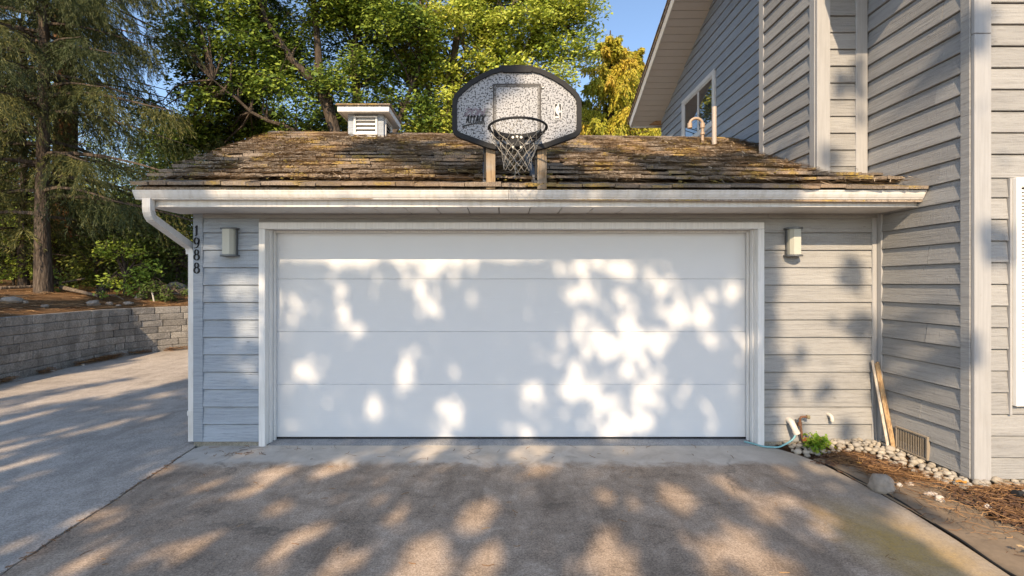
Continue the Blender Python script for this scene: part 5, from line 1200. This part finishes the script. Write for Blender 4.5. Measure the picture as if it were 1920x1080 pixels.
# irrigation bits
t = MB()
for i in range(20): pass
t.tube([(3.50+.030*math.cos(2*math.pi*i/20),3.445+.030*math.sin(2*math.pi*i/20),.062) for i in range(21)], .010, 8, False); tag(t.build('emitter_ring', M['black'], smooth=True), 'black plastic emitter ring lying among needles near the corner', 'irrigation part')
t = MB(); t.obox((3.42,3.42,.05),(.8,.3,.1),(-.3,.8,.2),(0,0,1),.05,.018,.004); t.obox((3.46,3.46,.055),(.9,-.3,.1),(.3,.9,0),(0,0,1),.03,.015,.004); tag(t.build('plastic_scrap', M['black']), 'flat black plastic scrap beside the emitter ring', 'plastic scrap')
t = MB(); t.tube([(3.745,3.36,.085),(3.80,3.37,.075),(3.84,3.36,.07)], [.026,.022,.02], 10); tag(t.build('sprinkler_head', M['black'], smooth=True), 'black sprinkler head lying on needles at the right edge', 'irrigation part')
rock(3.90,3.36,.02,(.075,.06,.06),'pale broken concrete lump at the right edge beside the sprinkler head',12,M['rock2'])
# drip hose along the fabric edge
t = MB(); t.tube([(edge_x(y)+.022+.012*math.sin(y*4),y,.004+.008*math.sin(y*6)**2) for y in np.linspace(4.1,1.8,40)], .007, 6); tag(t.build('drip_hose', M['black'], smooth=True), 'thin black drip hose lying along the driveway edge', 'hose')

# ------------------------------------------------------------------ fittings at the foot of the wall
yb = YW-.021
M['rust'] = simple('rusty_pipe', (.22,.11,.06), .8, .2, .4, 40, .3); M['pvc'] = simple('white_pvc', (.58,.53,.46), .45, 0, .1, 12, .05); M['teal'] = simple('faded_teal_hose', (.20,.42,.44), .5, 0, .15, 20, .05); M['capr'] = simple('orange_rust_cap', (.42,.15,.05), .8, 0, .35, 60, .2)
t = MB(); e = [(2.835,yb+.03,.255),(2.835,yb-.02,.262),(2.838,yb-.055,.248),(2.845,yb-.075,.215),(2.862,yb-.085,.165)]; t.tube(e, [.028,.028,.029,.029,.029], 14); pv = t.build('drain_elbow', M['pvc'], smooth=True); tag(pv, 'white drain elbow poking from the boards right of the door casing', 'pipe')
t = MB(); t.tube([(2.857,yb-.083,.178),(2.868,yb-.088,.150)], .033, 14); t.build('collar', M['pvc'], pv, smooth=True)
t = MB(); hp = [(2.862,yb-.085,.160),(2.82,yb-.105,.105),(2.75,yb-.10,.055),(2.69,yb-.085,.020),(2.62,yb-.060,.012),(2.56,yb-.045,.012),(2.50,yb+.03,.014),(2.44,yb+.10,.014)]
hs = []
HPv = [Vector(p) for p in hp]
for i in range(len(HPv)-1):
    p0,p1,p2,p3 = [HPv[max(0,min(len(HPv)-1,i+k))] for k in (-1,0,1,2)]
    for j in range(5):
        q = j/5; hs.append(.5*((2*p1)+(p2-p0)*q+(2*p0-5*p1+4*p2-p3)*q*q+(3*p1-p0-3*p2+p3)*q**3))
t.tube(hs, .0085, 8); tag(t.build('hose', M['teal'], smooth=True), 'thin teal hose running from the drain elbow to the door sill', 'hose')
t = MB(); t.tube([(2.965,yb-.045,.02),(2.945,yb-.048,.10),(2.930,yb-.05,.20),(2.922,yb-.05,.285),(2.932,yb-.055,.305),(2.955,yb-.06,.310),(2.985,yb-.065,.310)], .0115, 8); rp_ = t.build('standpipe', M['rust'], smooth=True); tag(rp_, 'rusty bent standpipe leaning against the boards above the green plant', 'pipe')
t = MB(); t.tube([(2.978,yb-.064,.310),(3.005,yb-.068,.308)], [.020,.018], 8); t.build('fitting', simple('old_brass',(.40,.33,.19),.5,.5,.25,40,.1), rp_, smooth=True)
t = MB(); t.tube([(2.922,yb-.05,.215),(2.921,yb-.05,.25)], .018, 8); t.build('coupling', M['rust'], rp_, smooth=True)
t = MB(); t.tube([(2.905,yb-.01,.27),(2.955,yb-.02,.03)], .008, 6); tag(t.build('metal_stake', M['bracket'], smooth=True), 'thin grey metal stake behind the rusty standpipe', 'stake')
t = MB(); t.tube([(2.975,yb-.09,.075),(2.972,yb-.06,.075)], .034, 16); co_ = t.build('clean_out_cap', M['capr'], smooth=True); tag(co_, 'round rusty orange pipe cap at the foot of the standpipe', 'pipe cap')
t = MB(); t.tube([(2.975,yb-.096,.075),(2.975,yb-.0905,.075)], .012, 8); t.build('plug', M['rust'], co_, smooth=True)
t = MB(); t.tube([(3.235,yb+.02,.315),(3.235,yb-.03,.315),(3.238,yb-.045,.305),(3.24,yb-.05,.28),(3.24,yb-.05,.262)], .017, 12); tag(t.build('pipe_stub', M['pvc'], smooth=True), 'short white pipe stub turned down from the boards left of the stakes', 'pipe')
# leaning lath stakes
def lath(name, b0, b1, wd_, th, label, m):
    b0, b1 = Vector(b0), Vector(b1); d = (b1-b0).normalized(); s = Vector((1,-.35,0)); s = (s-d*s.dot(d)).normalized(); mb = MB(); mb.obox((b0+b1)/2, d, s, d.cross(s), (b1-b0).length/2, wd_, th); return tag(mb.build(name, m), label, 'wooden stake', 'wooden stakes leaning in the corner')
def lath_mat(name, lo, hi):
    t = NT(name); v = t.coord('Object',(40,40,2.2),31.); g = t.noise(v,2,6,.7,.5); t.set(t.ramp(g,[(.32,lo),(.5,tuple((a+b)/2 for a,b in zip(lo,hi))),(.66,hi)]),.8); t.bump(g,.5,.004); return t.m
M['lath'] = lath_mat('raw_lath_wood', (.16,.08,.03), (.55,.38,.20)); M['lath2'] = lath_mat('paint_worn_lath', (.30,.24,.17), (.66,.60,.52))
lath('wooden_stake', (3.680,4.33,.02), (3.664,4.52,.835),   .011, .006, 'front stake of bare orange wood in the leaning bundle', M['lath'])
lath('wooden_stake', (3.705,4.34,.02), (3.684,4.525,.85),   .011, .006, 'right stake of bare wood next to the house wall', M['lath'])
lath('wooden_stake', (3.658,4.36,.02), (3.650,4.545,.86),   .011, .006, 'left stake of paint worn wood, tallest of the bundle', M['lath2'])
lath('wooden_stake', (3.712,4.37,.02), (3.700,4.55,.80),   .011, .006, 'rear stake of paint worn wood hidden behind the right one', M['lath2'])
# bright weed
w0 = Vector((3.01,4.40,.02)); r2 = np.random.default_rng(9); cl = [(w0.x+r2.normal()*.055,w0.y+r2.normal()*.045,w0.z+r2.uniform(.02,.115),.042) for _ in range(26)]
cc = []; 
for (x,y,z,r) in cl: cc.append(r2.normal(size=(16,3))*r*.6+np.array((x,y,z)))
cc = np.concatenate(cc); cc[:,2] = np.maximum(cc[:,2],w0.z+.004); V, F = leaves(cc, .030, r2, .75, .9); wt = thing('weed', w0, 'bright green leafy weed growing at the driveway edge under the standpipe', 'weed')
M['weed'] = leaf_mat('bright_weed_leaf', [(0.,(.10,.20,.015)),(.6,(.22,.36,.03)),(1.,(.38,.42,.05))], .4)
from_arrays('foliage', V, F, M['weed'], wt, attr=np.repeat(r2.uniform(0,1,len(cc)),4))
t = MB()
for _ in range(12):
    q = w0+Vector((r2.normal()*.05,r2.normal()*.04,.09)); t.tube([w0,(w0+q)/2+Vector((0,0,.01)),q],[.003,.0025,.002],4,False)
t.build('stem', M['weed'], wt)

# ------------------------------------------------------------------ litter on the garage roof
n = 15000; uu, fr = rg4.uniform(.002,.995,n), rg4.uniform(-.01,.98,n)**1.15 if False else rg4.uniform(0,.98,n)
keep = np.array([noise.noise((a*14,b*4,2)) > -.22 and not in_chase(roof_pt(a,b)) for a,b in zip(uu,fr)]); uu, fr = uu[keep], fr[keep]
P = np.array([tuple(roof_pt(a,b)) for a,b in zip(uu,fr)]); nrm = Vector((0,-.44,1)).normalized(); Nn = np.tile(np.array(nrm),(len(P),1)); P += Nn*rg4.uniform(.050,.086,(len(P),1))
a = rg4.normal(0,.6,len(P)); up = np.array((0,.91,.41)); D = np.cos(a)[:,None]*np.array((1,0,0.))+np.sin(a)[:,None]*up
tn = NT('grey_brown_needle'); at = tn.n('Attribute'); at.attribute_name = 'tint'
tn.set(tn.ramp(at.outputs['Fac'], [(0.,(.10,.075,.05)),(.4,(.26,.19,.12)),(.75,(.44,.33,.21)),(1.,(.62,.51,.37))]), .75, 0, .25); M['dry_roof'] = tn.m
V, F = ribbons(P,D,Nn,rg4.uniform(.05,.20,len(P)),rg4.uniform(.0032,.0065,len(P)),.3,rg4)
tag(from_arrays('pine_needles', V, F, M['dry_roof'], attr=np.repeat(rg4.uniform(.0,1,len(P)),6)), 'dry pine needles scattered over the garage roof shakes', 'pine needles', kind='stuff')
# moss cushions along the shake butts
mc = MB(); mv, mf_ = [], []
M['moss'] = simple('yellow_olive_moss', (.20,.155,.035), .95, 0, .45, 50, .6)
mm_ = rock_mesh('moss', 2, 1, 1, .6, .35, .35, M['moss'])
for _ in range(1500):
    u_ = rg4.uniform(.01,.99); f_ = (rg4.integers(0,17)+rg4.uniform(-.08,.25))/NROW
    if noise.noise((u_*9,f_*4,5)) < .12: continue
    p = roof_pt(u_,max(0,f_))
    if in_chase(p): continue
    X = Matrix.Translation(p+nrm*rg4.uniform(.040,.072)) @ Matrix.Rotation(rg4.uniform(0,6),4,'Z') @ Matrix.Scale(rg4.uniform(.008,.026),4); b = len(mv); mv += [X @ v.co for v in mm_.vertices]; mf_ += [tuple(b+k for k in q.vertices) for q in mm_.polygons]
tag(from_arrays('moss', mv, mf_, M['moss'], smooth=True), 'yellow olive moss tufts growing between the roof shakes', 'moss', kind='stuff')
xy = np.stack([rg4.uniform(-3.2,3.7,260), rg4.uniform(4.07,4.12,260)],1)
leaf_flat(.46,4.12,2.515,.05,M['leaf_tan'],'pale dead leaf lying on the roof edge right of the hoop post',6)
# twigs on the apron
xy = np.concatenate([rg4.normal((-2.55,4.38),(.14,.05),(34,2)), rg4.normal((-2.2,4.52),(.25,.03),(20,2)), np.stack([rg4.uniform(-2.9,2.4,60),rg4.uniform(4.2,4.58,60)],1)])
litter('pine_needles', xy, lambda x,y: .001, (.03,.12), (.002,.004), label='stray pine needles on the pale strip before the door', lift=.004, cat='pine needles', tint=(0,.6))

xy = np.stack([rg4.uniform(-2.7,2.6,170),rg4.uniform(2.2,4.15,170)],1)
litter('pine_needles', xy, lambda x,y: .001, (.02,.07), (.002,.004), label='sparse dry needles and crumbs over the open driveway', lift=.003, cat='pine needles', tint=(.2,.9))
xy = np.concatenate([np.stack([np.array([lerp(jl[i][0],jl[min(i+1,len(jl)-1)][0],.5) for i in range(42,72)]),np.array([jl[i][1] for i in range(42,72)])],1)+rg4.normal(0,.012,(30,2)) for _ in range(4)])
litter('pine_needles', xy, lambda x,y: .004, (.02,.06), (.002,.004), label='dry needles caught along the slab joint', lift=.004, cat='pine needles', tint=(0,.5))

# ------------------------------------------------------------------ things on the left bank
xy = []
for _ in range(9000):
    s_ = rg4.uniform(0,cum[-1]); p, d = along(s_); nn = Vector((-d.y,d.x)); nn = nn if nn.dot(p-PC) > 0 else -nn; k = rg4.uniform(.1,4.5)**1; q = p+nn*k; xy.append((q.x,q.y))
litter('pine_needles', np.array(xy), lambda x,y: bz(x,y)+.01, (.10,.28), (.004,.009), label='brown pine needle litter over the wooded bank', lift=.04, cat='pine needles', tint=(.1,.85))
xy = []
for _ in range(2600):
    s_ = rg4.uniform(cum[-1]*.1,cum[-1]*.72); p, d = along(s_); nn = Vector((-d.y,d.x)); nn = nn if nn.dot(p-PC) < 0 else -nn; q = p+nn*abs(rg4.normal(.0,.085)); 
    if noise.noise((s_*1.4,2,2)) > -.05: xy.append((q.x,q.y))
p, d = along(cum[24]+ (cum[36]-cum[24])*1.35); xy += [tuple(q) for q in rg4.normal((-8.42,9.75),(.06,.22),(420,2))]
litter('pine_needles', np.array(xy), lambda x,y: .02, (.06,.16), (.004,.008), label='brown pine needles drifted against the foot of the retaining wall', lift=.07, cat='pine needles', tint=(0,.7))
for i, (xp, yp, Y, s, lab) in enumerate(((22,560,8.9,(.16,.12,.09),'wide pale rock on the bank at the left edge'),(48,568,9.0,(.05,.045,.04),'small white rock next to the wide pale rock'),(84,574,9.0,(.06,.05,.04),'small pale rock in bare needles above the wall'),(175,570,10.2,(.14,.10,.08),'grey rock on the bank above the middle of the wall'),(240,573,10.8,(.11,.09,.06),'flat grey rock by the bend of the wall'),(205,572,10.5,(.07,.06,.05),'small dark rock left of the flat grey rock'),(262,565,11.6,(.12,.10,.10),'reddish brown rock beside the white stake'),(330,535,13.0,(.30,.2,.2),'large tan boulder glimpsed between shrubs near the downspout'),(222,577,10.55,(.06,.05,.035),'small tan rock at the wall edge beside the bend'))):
    p = px(xp,yp,Y); rock(p.x,p.y,bz(p.x,p.y)-.02,s,lab,20+i,M['rock'],'rocks on the wooded bank')
for i, (xp, yp) in enumerate(((50,703),(86,698),(158,679),(144,686))):
    Y = 1.62*860/(yp-532); rock((xp-945)*Y/860+.12,Y,0,(.04,.032,.026),('white pebble at the wall foot, nearest the camera','white pebble at the wall foot, second from the camera','white pebble at the wall foot by the needle drift','tiny white pebble at the wall foot before the needle drift')[i],40+i,M['rock2'],'pebbles at the foot of the wall',name='pebble')
def log(pts_, r, label):
    P = [Vector(p) for p in pts_]; mb = MB(); mb.tube(P,[r*(1-.5*i/(len(P)-1)) for i in range(len(P))],8); return tag(mb.build('fallen_branch', M['bark_pale'], smooth=True), label, 'branch', 'fallen branches on the bank')
def onb(xp, yp, Y, dz): p = px(xp,yp,Y); return (p.x,p.y,bz(p.x,p.y)+dz)
log([onb(115,540,11.3,.10),onb(140,545,11.2,.10),onb(165,549,11.1,.09),onb(185,552,11.0,.06)],.055,'thick bare fallen branch lying above the middle of the wall')
log([onb(0,540,10.8,.05),onb(50,535,11.2,.08),onb(100,527,11.6,.14),onb(160,516,12.0,.32)],.045,'long pale fallen branch slanting up past the spruce foot')
log([onb(195,545,11.4,.04),onb(215,553,11.2,.10),onb(232,560,11,.05)],.02,'thin dark stick leaning right of the thick branch')
p = px(289,573,11.55); b0 = Vector((p.x,p.y,bz(p.x,p.y)-.02)); mb = MB(); mb.tube([b0,b0+Vector((-.03,0,.16)),b0+Vector((-.06,0,.30))],.018,8); tag(mb.build('marker_stake', M['pvc'], smooth=True), 'short white marker stake tilted above the wall near the downspout', 'stake')
